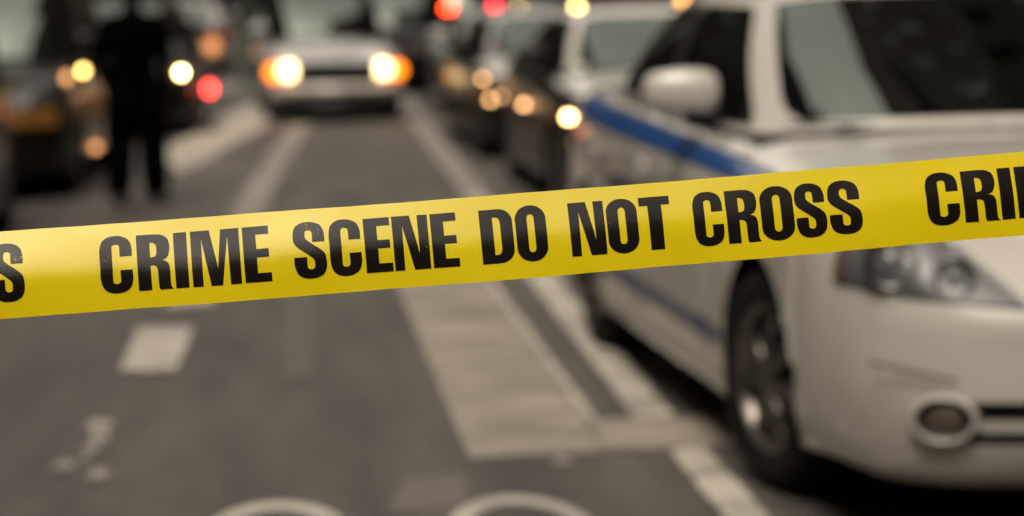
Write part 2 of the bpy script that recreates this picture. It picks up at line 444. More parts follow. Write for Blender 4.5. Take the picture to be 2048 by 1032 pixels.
STATIONS = [(0, .97, PF), (.35, .955, PF), (.60, .885, PF2), (.765, .755, PC), (.85, .56, PC2), (.885, .36, PS), (.90, 0, PS6), (.905, -.5, PS7),
            (.905, -1.5, PS8), (.905, -2.45, PS9), (.893, -3.0, PS10), (.86, -3.42, PS10), (.78, -3.70, PR), (.6, -3.84, PR), (.3, -3.90, PR), (0, -3.91, PR)]
WB = 2.8
def lerp(a, b, t): return a + (b - a) * t
def crown(u):
    xs = [-3.9, -3.5, -3.0, -.45, 0, .3, .5, .65, .8]; zs = [1.0, 1.05, 1.06, 1.0, .975, .94, .905, .865, .81]
    return float(np.interp(u, xs, zs))

def body_grid(per_s, per_t, boxy=0.0, hood_up=0.0):
    rows = []
    for x, u, pr in STATIONS:
        rows.append([x, u] + [v for p in pr for v in p])
    A, par = catmull(rows, per_s)
    A[:, 0] = np.maximum(A[:, 0], 0); A[0, 0] = 0; A[-1, 0] = 0
    G = []
    for i in range(len(A)):
        x, u = A[i, 0], A[i, 1]
        a = A[max(i - 1, 0)]; b = A[min(i + 1, len(A) - 1)]
        t = np.array([b[0] - a[0], b[1] - a[1]])
        if i == 0: t = np.array([1.0, 0]);
        if i == len(A) - 1: t = np.array([-1.0, 0])
        t = t / (np.linalg.norm(t) + 1e-9); n = np.array([-t[1], t[0]])   # outward
        pts = []
        for k in range(9):
            o_, z = A[i, 2 + 2 * k], A[i, 3 + 2 * k]
            px = x - n[0] * o_; pu = u - n[1] * o_
            z = z + hood_up * max(0, min(1, (z - .5) / .35))
            pts.append((max(px, 0) if i not in (0, len(A) - 1) else 0, pu, z))
        e = pts[8]; zc = crown(e[1]) + hood_up
        ze = e[2]
        for f_ in (.33, .66, 1.0):
            pts.append((e[0] * (1 - f_), e[1], lerp(ze, max(zc, ze), 1 - (1 - f_) ** 2)))
        D, tp = catmull(pts, per_t)
        G.append(D)
    return np.array(G), par, tp     # (S,T,3)

def assemble(name, G, keepmask, m, parent, recess=False):
    """faces of grid G (both halves) where keepmask[i,j] -> one mesh"""
    S, T, _ = G.shape
    idx = {}; vs = []; fs = []
    def vid(i, j, sg):
        if abs(G[i, j, 0]) < 1e-6: sg = 1
        k = (i, j, sg)
        if k not in idx:
            idx[k] = len(vs); vs.append((G[i, j, 0] * sg, G[i, j, 1], G[i, j, 2]))
        return idx[k]
    for i in range(S - 1):
        for j in range(T - 1):
            if not keepmask[i, j]: continue
            for sg in (1, -1):
                q = [vid(i, j, sg), vid(i + 1, j, sg), vid(i + 1, j + 1, sg), vid(i, j + 1, sg)]
                if sg == 1: q = q[::-1]
                q2 = []
                for a in q:
                    if a not in q2: q2.append(a)
                if len(q2) >= 3: fs.append(q2)
    if not fs: return None
    return mesh_obj(name, vs, fs, m, parent, smooth=True)

def half_assemble(name, G, mask, m, parent, sg):
    S, T, _ = G.shape; idx = {}; vs = []; fs = []
    for i in range(S - 1):
        for j in range(T - 1):
            if not mask[i, j]: continue
            q = []
            for (a, b) in ((i, j), (i + 1, j), (i + 1, j + 1), (i, j + 1)):
                if (a, b) not in idx:
                    idx[(a, b)] = len(vs); vs.append((G[a, b, 0] * sg, G[a, b, 1], G[a, b, 2]))
                q.append(idx[(a, b)])
            fs.append(q[::-1] if sg == 1 else q)
    if not fs: return None
    return mesh_obj(name, vs, fs, m, parent, smooth=True)

WHEEL = {}
def wheel_meshes(r=.325, w=.215, spokes=7):
    key = spokes
    if key in WHEEL: return WHEEL[key]
    ty = MB().lathe([(r - .115, -w / 2 + .01), (r - .06, -w / 2), (r - .02, -w / 2 + .012), (r, -w / 2 + .04), (r + .003, -.03), (r - .006, -.028), (r - .006, -.02), (r + .003, -.018), (r + .003, .018), (r - .006, .02), (r - .006, .028), (r + .003, .03), (r, w / 2 - .04), (r - .02, w / 2 - .012), (r - .06, w / 2), (r - .115, w / 2 - .01)], n=48)
    rm = MB().lathe([(r - .108, w / 2 - .012), (r - .118, w / 2 - .004), (r - .13, w / 2 - .012), (r - .14, w / 2 - .08), (r - .15, 0), (r - .115, -w / 2 + .012)], n=48)
    for k in range(spokes):
        t = 2 * PI * k / spokes
        M = Matrix.Rotation(t, 3, 'X')
        for dt in (-.13, .13):
            M2 = Matrix.Rotation(t + dt * .5, 3, 'X')
            c = M2 @ Vector((w / 2 - .03, 0, (r - .13) * .55))
            rm.box(c, (.03, .026, (r - .13) * .95), rot=M2 @ Matrix.Rotation(-.10, 3, 'Y'))
    hub = MB().lathe([(0, w / 2 - .008), (.03, w / 2 - .01), (.05, w / 2 - .02), (.062, w / 2 - .05), (.06, 0)], n=20)
    disc = MB().lathe([(.0, .012), (.14, .012), (.145, .0), (.0, -.002)], n=24)
    o = [x.obj('proto', mm, None, True) for x, mm in ((ty, TYRE), (rm, RIM), (hub, RIM), (disc, mat('brake disc', (.12, .10, .09), .5, metal=.6)))]
    ms = [q.data for q in o]
    for q in o: bpy.data.objects.remove(q)
    WHEEL[key] = ms
    return ms

GH = [  # bottom (x,u,z) top (x,u,z): the half glasshouse ring from windscreen middle to rear middle
    (0, -.36, 1.005, 0, -1.17, 1.435), (.40, -.42, 1.0, .36, -1.19, 1.43), (.57, -.53, .99, .45, -1.24, 1.42), (.675, -.70, .975, .52, -1.34, 1.405),
    (.735, -1.0, .97, .57, -1.52, 1.405), (.785, -1.62, .985, .615, -1.75, 1.412), (.79, -1.72, .99, .62, -1.85, 1.412),
    (.785, -2.45, 1.02, .60, -2.22, 1.39), (.75, -2.80, 1.03, .55, -2.45, 1.37), (.62, -3.02, 1.035, .46, -2.55, 1.36), (.35, -3.10, 1.045, .30, -2.58, 1.365), (0, -3.12, 1.05, 0, -2.6, 1.37)]
GH_SUV = [
    (0, -.36, 1.005, 0, -1.05, 1.60), (.40, -.42, 1.0, .42, -1.07, 1.60), (.66, -.53, .985, .60, -1.12, 1.59), (.785, -.70, .965, .665, -1.22, 1.575),
    (.81, -.98, .965, .69, -1.4, 1.575), (.815, -1.62, .985, .70, -1.75, 1.58), (.815, -1.72, .99, .70, -1.85, 1.58),
    (.81, -2.75, 1.01, .68, -2.75, 1.56), (.80, -3.3, 1.01, .66, -3.25, 1.54), (.70, -3.62, 1.01, .58, -3.42, 1.53), (.40, -3.72, 1.01, .36, -3.48, 1.53), (0, -3.74, 1.01, 0, -3.5, 1.53)]

def big_headlight(c, G, ps, sg):
    """swept clear-lens lamp lying on the front corner of the wing"""
    S, T, _ = G.shape
    def surf(sp, z):
        i = int(np.clip(np.searchsorted(ps, sp) - 1, 0, S - 2)); f = (sp - ps[i]) / (ps[i + 1] - ps[i])
        P = []
        for q in (i, i + 1):
            col = G[q]; a = int(np.argmax(col[:, 2] > .3)); e = a
            while e + 1 < T and col[e + 1, 2] > col[e, 2] + 1e-5: e += 1
            P.append([np.interp(z, col[a:e + 1, 2], col[a:e + 1, k]) for k in range(3)])
        p = np.array(P[0]) * (1 - f) + np.array(P[1]) * f
        return Vector(p)
    s0, s1 = 1.28, 3.82
    def lo(sp): return .628 + .018 * (sp - s0)
    def hi(sp):
        t = (sp - s0) / (s1 - s0); return lo(sp) + .012 + .150 * min(1, (t / .42)) ** .8 * (1 if t < .8 else 1 - .25 * (t - .8) / .2)
    def grid(offf, inset=0.0, na=36, nb=12):
        vs = []; fs = []
        for a in range(na + 1):
            sp = s0 + inset + (s1 - s0 - 2 * inset) * a / na
            for b in range(nb + 1):
                z = lo(sp) + (hi(sp) - lo(sp)) * (inset * .25 + (1 - inset * .5) * b / nb)
                p = surf(sp, z); px = surf(sp + .02, z); pz = surf(sp, z + .004)
                n = (px - p).cross(pz - p); n.normalize()
                if n.y < 0 and n.x < 0: n = -n
                if n.y + n.x < 0: n = -n
                p = p + n * offf(a / na, b / nb)
                vs.append((p.x * sg, p.y, p.z))
        for a in range(na):
            for b in range(nb):
                q = [a * (nb + 1) + b, (a + 1) * (nb + 1) + b, (a + 1) * (nb + 1) + b + 1, a * (nb + 1) + b + 1]
                fs.append(q)
        return vs, fs
    v, f = grid(lambda a, b: .003)
    hl = mesh_obj('headlight', v, f, mat('headlight housing', (.13, .13, .135), .25, metal=.6), c, True)
    v, f = grid(lambda a, b: .006 + .034 * (math.sin(PI * a) * math.sin(PI * b)) ** .6)
    mesh_obj('lens', v, f, LENS, hl, True)
    def rim(a0, a1, w):
        vs = []; fs = []; n = 40
        for k in range(n + 1):
            sp = s0 + (s1 - s0) * k / n
            for z, o in ((lo(sp) - w, .002), (lo(sp) + .001, .008)):
                p = surf(sp, z); vs.append((p.x * sg * (1 + o), p.y + o, p.z))
        for k in range(n): fs.append((2 * k, 2 * k + 2, 2 * k + 3, 2 * k + 1))
        return vs, fs
    vs = []; fs = []
    for k in range(41):
        sp = s0 + (s1 - s0) * k / 40
        for z, o in ((hi(sp) - .010, .012), (hi(sp) + .002, .012)):
            p = surf(sp, z); vs.append((p.x * sg * (1 + o), p.y + o, p.z))
    for k in range(40): fs.append((2 * k, 2 * k + 2, 2 * k + 3, 2 * k + 1))
    mesh_obj('bezel', vs, fs, mat('bright bezel', (.6, .6, .58), .25, metal=.5), hl, True)
    v, f = rim(0, 1, .006); mesh_obj('gasket', v, f, BLACKP, hl, True)
    for (sp, z, r) in ((2.95, .735, .062), (2.1, .700, .048)):
        p = surf(sp, z); q = Vector((sg * .35, 1, .10)).normalized().to_track_quat('Z', 'Y').to_matrix()
        ct = Vector((p.x * sg, p.y, p.z))
        prof = [(r * 1.15, -.02), (r * 1.15, .014), (r * 1.05, .022), (r * .94, .014), (r * .80, -.0), (r * .5, -.015), (.0, -.02)]
        mb = MB().lathe(prof, 'Z', 28); mb.v = [tuple(q @ Vector(v_) + ct + Vector((0, .012, 0))) for v_ in mb.v]
        mb.obj('reflector', mat('lamp reflector', (.26, .26, .265), .2, metal=1), hl, True)
        mb = MB().lathe([(0, .02), (r * .4, .014), (r * .62, -.004), (r * .66, -.02)], 'Z', 24); mb.v = [tuple(q @ Vector(v_) + ct + Vector((0, .008, 0))) for v_ in mb.v]
        mb.obj('projector', mat('projector glass', (.03, .03, .035), .06, spec=1), hl, True)
    v, f = grid(lambda a, b: .010, 0, 40, 10)
    k0 = 37; vv = []; ff = []
    for a in range(k0, 41):
        for b in range(11): vv.append(v[a * 11 + b])
    for a in range(40 - k0):
        for b in range(10): ff.append((a * 11 + b, (a + 1) * 11 + b, (a + 1) * 11 + b + 1, a * 11 + b + 1))
    mesh_obj('amber_reflector', vv, ff, mat('dark amber reflector', (.09, .035, .03), .3), hl, True)

def make_car(name, label, cat, loc, rz, body, hood=None, roof=None, door=None, detail=1, suv=False, scale=(1, 1, 1), hood_up=0.0,
             lit=None, steer=0.0, group=None, spokes=7, mirror=None, tail=None, part_labels=None):
    """loc is the middle of the front axle on the ground; local +y is forward"""
    hood = hood or body; roof = roof or body; door = door or body; mirror = mirror or body
    c = thing(name, label, cat, loc, rz, group, scale)
    per_s = [10, 10, 10, 9, 9, 14, 20, 22, 20, 14, 12, 8, 6, 4, 4] if detail else [5, 5, 5, 5, 5, 7, 9, 10, 9, 7, 6, 4, 3, 2, 2]
    per_t = [1, 2, 5, 7, 7, 6, 6, 6, 4, 4, 3] if detail else [1, 2, 3, 4, 4, 3, 3, 3, 2, 2, 2]
    G, ps, pt = body_grid(per_s, per_t, hood_up=hood_up)
    S, T, _ = G.shape
    # wheel arches
    hole = np.zeros((S, T), bool)
    for (au, R) in ((0.0, .368), (-WB, .362)):
        zc = .32
        d = np.hypot(G[:, :, 1] - au, G[:, :, 2] - zc)
        inside = (d < R) & (G[:, :, 0] > .55)
        hole |= inside
    keep = np.ones((S - 1, T - 1), bool)
    for i in range(S - 1):
        for j in range(T - 1):
            if hole[i, j] and hole[i + 1, j] and hole[i, j + 1] and hole[i + 1, j + 1]: keep[i, j] = False
    for (au, R) in ((0.0, .368), (-WB, .362)):
        zc = .32
        for i in range(S):
            for j in range(T):
                if hole[i, j] and abs(G[i, j, 1] - au) < .5:
                    nb = [keep[a, b] for a in (i - 1, i) for b in (j - 1, j) if 0 <= a < S - 1 and 0 <= b < T - 1]
                    if any(nb):
                        dx, dz = G[i, j, 1] - au, G[i, j, 2] - zc; L = math.hypot(dx, dz) + 1e-9
                        if L < R:
                            G[i, j, 1] = au + dx * R / L; G[i, j, 2] = zc + dz * R / L
    cu = (G[:-1, :-1, 1] + G[1:, 1:, 1]) / 2; cx = (G[:-1, :-1, 0] + G[1:, 1:, 0]) / 2; cz = (G[:-1, :-1, 2] + G[1:, 1:, 2]) / 2
    sp = np.repeat(((ps[:-1] + ps[1:]) / 2)[:, None], T - 1, 1); tp = np.repeat(((pt[:-1] + pt[1:]) / 2)[None, :], S - 1, 0)
    end = -3.1 if not suv else -3.65
    cabin = (cu < -.50) & (cu > end) & (tp > 8.0)
    keep &= ~cabin
    top = tp > 7.0
    m_hood = keep & top & (cu > -.52)
    m_deck = keep & top & (cu <= end + .1)
    # headlight opening on the front corner
    hz0 = .655 + hood_up * .5 + (cx - .38) * .07; hz1 = np.where(cx > .45, .80 + (cx - .45) * .12, .66 + (cx - .36) * 1.55) + hood_up
    m_head = keep & (sp < 4.35) & (cx > .36) & (cu > .50) & (cz > hz0) & (cz < hz1) & (tp > 3.6) & (tp < 8.4)
    if detail or lit: m_head = np.zeros_like(m_head)
    m_hood &= ~m_head
    m_bump = keep & ~top & ~m_head & (cu > .37)
    m_grille = m_bump & (cx < .34) & (cz > .56) & (cz < .70)
    m_slot = m_bump & (cx < .575) & (cz > .30) & (cz < .392) & (sp < 3.2)
    m_bar = m_slot & (cz > .330) & (cz < .352)
    m_bump &= ~m_grille & ~m_slot
    m_fend = keep & ~m_head & ~m_hood & (cu <= .37) & (cu > -.60) & (tp <= 8.0)
    m_fd = keep & (cu <= -.60) & (cu > -1.68) & (tp <= 8.0) & (cz > .27)
    m_rd = keep & (cu <= -1.68) & (cu > -2.62) & (tp <= 8.0) & (cz > .27)
    m_sill = keep & (cu <= -.60) & (cu > -2.62) & (cz <= .27)
    m_quart = keep & (cu <= -2.62) & (cu > -3.45) & ~m_deck & (tp <= 8.0)
    m_rb = keep & (cu <= -3.45) & ~m_deck & (cz < .62)
    m_tail = keep & (cu <= -3.45) & ~m_deck & (cz >= .62) & (cz < .84) & (cx > .42)
    m_trunk = keep & (cu <= -3.45) & ~m_rb & ~m_tail & ~m_deck
    # panel gaps: pull the borders of the doors, hood and bumper in a little
    lab = np.zeros((S - 1, T - 1), int)
    for k, mm in enumerate((m_hood, m_bump, m_fend, m_fd, m_rd, m_quart, m_rb, m_trunk, m_deck)): lab[mm] = k + 1
    if detail:
        G0 = G.copy()
        for i in range(1, S - 1):
            for j in range(1, T - 1):
                s4 = {lab[i - 1, j - 1], lab[i, j - 1], lab[i - 1, j], lab[i, j]} - {0}
                if len(s4) > 1:
                    a = G0[i + 1, j] - G0[i - 1, j]; b = G0[i, j + 1] - G0[i, j - 1]
                    n = np.cross(a, b); n = n / (np.linalg.norm(n) + 1e-9)
                    if n[0] < 0 and G0[i, j, 0] > .3: n = -n
                    elif G0[i, j, 0] <= .3 and n[2] < 0: n = -n
                    G[i, j] = G0[i, j] - n * .009
    assemble('body_shell', G, m_quart | m_trunk | m_sill | m_deck, body, c)
    hd = assemble('hood', G, m_hood, hood, c)
    bp = assemble('front_bumper', G, m_bump | m_bar, body, c)
    if m_slot.any():
        G2 = G.copy(); G2[:, :, 1] -= .035
        assemble('lower_intake', G2, m_slot, BLACKP, bp)
    G2 = G.copy(); G2[:, :, 1] -= .03
    gr = assemble('grille', G2, m_grille, BLACKP, c)
    if gr:
        for z in (.585, .615, .645, .675):
            MB().box((0, .93, z + hood_up * .5), (.62, .02, .010)).obj('grille_bar', CHROME, gr)
    assemble('rear_bumper', G, m_rb, body, c)
    for sg in (1, -1):
        half_assemble('fender', G, m_fend, body, c, sg)
        d1 = half_assemble('front_door', G, m_fd, door, c, sg)
        d2 = half_assemble('rear_door', G, m_rd, door, c, sg)
        if detail:
            for d_, u in ((d1, -1.5), (d2, -2.45)):
                MB().box((sg * .925, u, .83), (.03, .17, .025), bevel=.008).obj('door_handle', door, d_, True)
        tl = half_assemble('tail_light', G, m_tail, tail or mat('tail lens', (.25, .01, .01), .2), c, sg)
        # headlight: housing recessed behind a lens
        Gh = G.copy(); Gh[:, :, 1] -= .05; Gh[:, :, 0] -= .02
        hl = half_assemble('headlight', Gh, m_head, mat('headlight housing', (.10, .10, .10), .3, metal=.5), c, sg)
        if detail: big_headlight(c, G, ps, sg)
        if hl and not lit:
            half_assemble('lens', G, m_head, DLENS, hl, sg)
        # wheel wells and wheels
        for au in (0.0, -WB):
            R = .372; k = 20; vs = []; fs = []
            for a in range(k + 1):
                t = -.35 + (PI + .7) * a / k
                for xx in (.895 if au == 0 else .893, .60):
                    vs.append((sg * xx * (1 if xx < .7 else .992), au + R * math.cos(t), .32 + R * math.sin(t)))
            fs = [(2 * a, 2 * a + 1, 2 * a + 3, 2 * a + 2) for a in range(k)]
            n0 = len(vs); vs.append((sg * .60, au, .32)); fs += [(2 * a + 1, 2 * a + 3, n0) for a in range(k)]
            mesh_obj('wheel_well', vs, fs, UNDER, c)
            ms = wheel_meshes(spokes=spokes)
            wh = bpy.data.objects.new('wheel', ms[0]); link(wh, c)
            wh.location = (sg * .775, au, .325)
            wh.rotation_euler = (0 if detail else .3, 0, (PI if sg < 0 else 0) + (steer if au == 0 else 0))
            for mm, nm in ((ms[1], 'rim'), (ms[2], 'hub_cap'), (ms[3], 'brake_disc')):
                if nm == 'brake_disc' and not detail: continue
                q = bpy.data.objects.new(nm, mm); link(q, wh)
                if nm == 'brake_disc': q.location = (.02, 0, 0)
    # glasshouse
    gh = GH_SUV if suv else GH
    per = 18 if detail else 5
    A, gp = catmull(gh, per)
    A[0, 0] = A[0, 3] = 0; A[-1, 0] = A[-1, 3] = 0
    A[:, 2] += hood_up; A[:, 5] += hood_up * .6
    rows = 36 if detail else 9
    Q = np.zeros((len(A), rows + 1, 3))
    for j in range(rows + 1):
        t = j / rows
        Q[:, j, :] = A[:, 0:3] * (1 - t) + A[:, 3:6] * t
        bow = .030 * math.sin(PI * t)
        f = np.clip((gp - 2.0) / 1.5, 0, 1) * np.clip((8.5 - gp) / 1.5, 0, 1)
        Q[:, j, 0] += bow * f * (A[:, 0] > 0)
        Q[:, j, 2] += .018 * math.sin(PI * t) * (1 - f)
        Q[:, j, 1] += .03 * math.sin(PI * t) * (gp < 2.5)
    sc_ = np.repeat(((gp[:-1] + gp[1:]) / 2)[:, None], rows, 1); tt = np.repeat(((np.arange(rows) + .5) / rows)[None, :], len(A) - 1, 0)
    band = (tt > .05) & (tt < .93)
    def rnd(s0, s1):   # rounded corners
        ds = np.minimum(sc_ - s0, s1 - sc_); dt = np.minimum(tt - .05, .93 - tt)
        a_ = np.clip(1 - ds / .35, 0, 1); b_c = np.clip(1 - dt / .12, 0, 1)
        return (sc_ > s0) & (sc_ < s1) & band & (a_ ** 2 + b_c ** 2 <= 1)
    ds = (2.62 - sc_) / .62; dt = (tt - .05) / .20
    w_wind = band & (sc_ < 2.62) & ~((ds < 1) & (dt < 1) & ((1 - ds) ** 2 + (1 - dt) ** 2 > 1))
    w_f = rnd(3.25, 4.95); w_r = rnd(5.95, 7.45 if not suv else 7.6); w_bk = band & (sc_ > 9.1)
    w_q = rnd(7.8, 8.8) if suv else np.zeros_like(w_f)
    allw = w_wind | w_f | w_r | w_bk | w_q
    pil = (sc_ > 4.95) & (sc_ < 5.95) & band
    assemble('pillar_frame', Q, ~allw & ~pil, roof, c)
    for sg in (1, -1):
        half_assemble('pillar', Q, pil, BLACKP, c, sg)
        half_assemble('side_window', Q, w_f, GLASS, c, sg)
        half_assemble('side_window', Q, w_r, GLASS, c, sg)
        if suv: half_assemble('side_window', Q, w_q, GLASS, c, sg)
    wsd = assemble('windshield', Q, w_wind, GLASS, c)
    assemble('rear_window', Q, w_bk, GLASS, c)
    # roof
    kr = 6; Rf = np.zeros((len(A), kr + 1, 3))
    for j in range(kr + 1):
        t = j / kr
        Rf[:, j, 0] = A[:, 3] * (1 - t); Rf[:, j, 1] = A[:, 4]
        Rf[:, j, 2] = A[:, 5] + .035 * (1 - (1 - t) ** 2) * np.clip((gp) / 2.5, 0, 1) * np.clip((11 - gp) / 2, 0, 1) + 0.0
    # blend to a central line
    for i in range(len(A)):
        uu = A[i, 4]; u0, u1 = A[0, 4], A[-1, 4]; s = (uu - u0) / (u1 - u0)
        zc = lerp(A[0, 5], A[-1, 5], s) + .045 * math.sin(PI * min(max(s, 0), 1))
        for j in range(kr + 1):
            t = j / kr; Rf[i, j, 2] = lerp(A[i, 5], zc, 1 - (1 - t) ** 2)
    assemble('roof', Rf, np.ones((len(A) - 1, kr), bool), roof, c)
    # inside
    y_end = -3.0 if not suv else -3.5
    MB().box((0, (-.50 + y_end) / 2, .55), (1.50, abs(y_end + .50), .30)).obj('cabin_floor', UNDER, c)
    und = MB().box((0, -1.42, .29), (1.10, 4.35, .20))
    und.box((0, -1.4, .265), (1.60, 1.9, .14)); und.obj('underbody', UNDER, c)
    MB().box((0, -.80, .88), (1.42, .50, .14), bevel=.05).obj('dashboard', BLACKP, c, True)
    for sx in (.37, -.37):
        st = MB().box((sx, -1.65, .78), (.50, .50, .16), bevel=.05)
        st.box((sx, -1.95, 1.02), (.48, .14, .60), rot=Matrix.Rotation(-.25, 3, 'X').to_3x3(), bevel=.05)
        st.box((sx, -2.06, 1.27 if not suv else 1.36), (.26, .09, .14), bevel=.035)
        st.obj('seat', SEATM, c, True)
    bs = MB().box((0, -2.45, .80), (1.36, .45, .18), bevel=.05); bs.box((0, -2.72, 1.02), (1.36, .16, .42), bevel=.05); bs.obj('rear_seat', SEATM, c, True)
    if detail:
        sw = MB()
        for k in range(24):
            t0, t1 = 2 * PI * k / 24, 2 * PI * (k + 1) / 24
            q = Matrix.Rotation(.45, 3, 'X')
            f = lambda t: q @ Vector((.18 * math.cos(t), 0, .18 * math.sin(t))) + Vector((-.37, -1.18, .98))
            sw.tube(f(t0), f(t1), .014, n=6)
        sw.tube((-.53, -1.18, .98), (-.21, -1.18, .98), .014, n=6)
        sw.obj('steering_wheel', BLACKP, c, True)
        for sx in (.05, -.55):
            MB().tube((sx, -.37, 1.00), (sx + .62, -.50, 1.015), .007, n=6).obj('wiper', BLACKP, c)
    # door mirrors
    for sg in (1, -1):
        bm = bmesh.new(); bmesh.ops.create_uvsphere(bm, u_segments=20, v_segments=12, radius=1)
        for v in bm.verts:
            x, y, z = v.co
            r_ = 1 / max(1e-6, (abs(x) ** 4.5 + abs(y) ** 3 + abs(z) ** 4.5) ** (1 / 4.5))
            x, y, z = x * r_, y * r_, z * r_
            y = y * .075 if y > 0 else y * .035
            z = z * (.082 if z > 0 else .065) * (1 - .20 * (sg * x > 0) * 0)
            z *= 1 - .16 * max(0, sg * x * sg * sg)
            v.co = (sg * (.885) + x * .122, -1.03 + y - .02 * sg * x, 1.092 + hood_up + z)
        me = bpy.data.meshes.new('mirror'); bm.to_mesh(me); bm.free(); me.materials.append(mirror)
        for p in me.polygons: p.use_smooth = True
        mo = bpy.data.objects.new('door_mirror', me); link(mo, c)
        MB().box((sg * .81, -1.03, 1.01 + hood_up), (.12, .07, .06), bevel=.015).obj('mirror_arm', BLACKP, mo, True)
        MB().box((sg * .90, -1.07, 1.087 + hood_up), (.19, .012, .105), bevel=.004).obj('mirror_glass', CHROME, mo)
    return c, G, ps, pt

def side_patch(name, G, parent, m, u0, u1, zlo, zhi, sg=1, off=.004, n=40, k=4, base=None):
    """strip lying on the body side between two heights; zlo/zhi are functions of u"""
    S, T, _ = G.shape; vs = []; fs = []
    jj = range(8, T)
    # for each u find the column
    ucol = G[:, T // 3, 1]
    for a in range(n + 1):
        u = lerp(u0, u1, a / n)
        i = int(np.argmin(np.abs(ucol - u) + (G[:, T // 3, 0] < .7) * 10))
        i2 = min(S - 1, i + 1)
        col = G[i]; zz = col[:, 2]; xx = col[:, 0]
        # monotone part of the column
        jm = int(np.argmax(zz > .24)); je = jm
        while je + 1 < T and zz[je + 1] > zz[je] + 1e-5 and xx[je + 1] > .5: je += 1
        for b in range(k + 1):
            z = lerp(zlo(u), zhi(u), b / k)
            x = float(np.interp(z, zz[jm:je + 1], xx[jm:je + 1]))
            x2 = float(np.interp(z + .01, zz[jm:je + 1], xx[jm:je + 1]))
            n_ = Vector((.01, 0, x - x2)).normalized()
            vs.append((sg * (x + n_.x * off), u, z + n_.z * off))
    for a in range(n):
        for b in range(k):
            q = [a * (k + 1) + b, (a + 1) * (k + 1) + b, (a + 1) * (k + 1) + b + 1, a * (k + 1) + b + 1]
            fs.append(q)
    return mesh_obj(name, vs, fs, m, parent, smooth=True)

def lamp_disc(name, parent, loc, rx, rz, m, depth=.04):
    """shallow domed lamp facing local +y"""
    k = 24; vs = [(loc[0], loc[1] + depth, loc[2])]; fs = []
    for r, d in ((.5, .85), (.85, .45), (1.0, 0.0), (1.0, -1.2)):
        for i in range(k):
            t = 2 * PI * i / k; vs.append((loc[0] + rx * r * math.cos(t), loc[1] + depth * d, loc[2] + rz * r * math.sin(t)))
    for i in range(k): fs.append((0, 1 + i, 1 + (i + 1) % k))
    for q in range(3):
        for i in range(k): fs.append((1 + q * k + i, 1 + (q + 1) * k + i, 1 + (q + 1) * k + (i + 1) % k, 1 + q * k + (i + 1) % k))
    return mesh_obj(name, vs, fs, m, parent, smooth=True)

WHITE = paint('white car paint', (0.57, 0.54, 0.49))
WHITE2 = paint('plain white paint', (0.70, 0.67, 0.61))
BLACK = paint('black car paint', (0.004, 0.0035, 0.0035), (.012, .010, .008))
CHAR = paint('charcoal car paint', (0.012, 0.011, 0.010), (.022, .018, .015))
SILV = paint('silver grey paint', (0.42, 0.41, 0.40))
BLUE = mat('blue vinyl stripe', (0.008, 0.065, 0.24), .35, coat=.5, var=.05)
NAVY = mat('navy vinyl stripe', (0.012, 0.030, 0.115), .4, coat=.3, var=.05)

# --- police car
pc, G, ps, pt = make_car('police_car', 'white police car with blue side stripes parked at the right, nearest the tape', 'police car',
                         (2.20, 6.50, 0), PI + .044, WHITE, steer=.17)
side_patch('upper_stripe', G, pc, BLUE, -.10, -3.2, lambda u: .856 + .018 * (-u), lambda u: .905 + .030 * (-u) if u < -.3 else .90, 1)
side_patch('upper_stripe', G, pc, BLUE, -.10, -3.2, lambda u: .856 + .018 * (-u), lambda u: .905 + .030 * (-u) if u < -.3 else .90, -1)
for sg in (1, -1):
    side_patch('lower_stripe', G, pc, NAVY, -.40, -2.42, lambda u: .355, lambda u: .415, sg)
    side_patch('middle_stripe', G, pc, NAVY, -1.35, -2.3, lambda u: .70, lambda u: .745, sg)
# fog lamps in raised rings
for sg in (1, -1):
    q = Vector((sg * .45, 1, .0)).normalized().to_track_quat('Z', 'Y').to_matrix()
    ct = Vector((sg * .635, .886, .350))
    def place(mb): mb.v = [tuple(q @ Vector((v[0] * .92, v[1] * .66, v[2])) + ct) for v in mb.v]; return mb
    rg_ = place(MB().lathe([(.096, -.04), (.094, .000), (.089, .008), (.082, .009), (.077, .002), (.074, -.03)], 'Z', 32)).obj('fog_lamp', WHITE, pc, True)
    place(MB().lathe([(.075, -.004), (.055, -.014), (.0, -.014)], 'Z', 28)).obj('bezel', BLACKP, rg_, True)
    place(MB().lathe([(0, -.004), (.030, -.005), (.048, -.009), (.055, -.016)], 'Z', 24)).obj('lens', mat('smoky fog lens', (.10, .08, .055), .25), rg_, True)
# crease above the fog lamp, its shade painted as a grey strip, and chin lip
for sg in (1, -1):
    MB().box((sg * .70, .845, .468), (.24, .008, .010), rot=(Matrix.Rotation(sg * -.62, 3, 'Z') @ Matrix.Rotation(sg * -.16, 3, 'Y')), bevel=.004).obj('bumper_crease_shade', mat('crease shade grey', (.16, .14, .12), .6), pc)
tag(pc, pc['label'], 'police car')

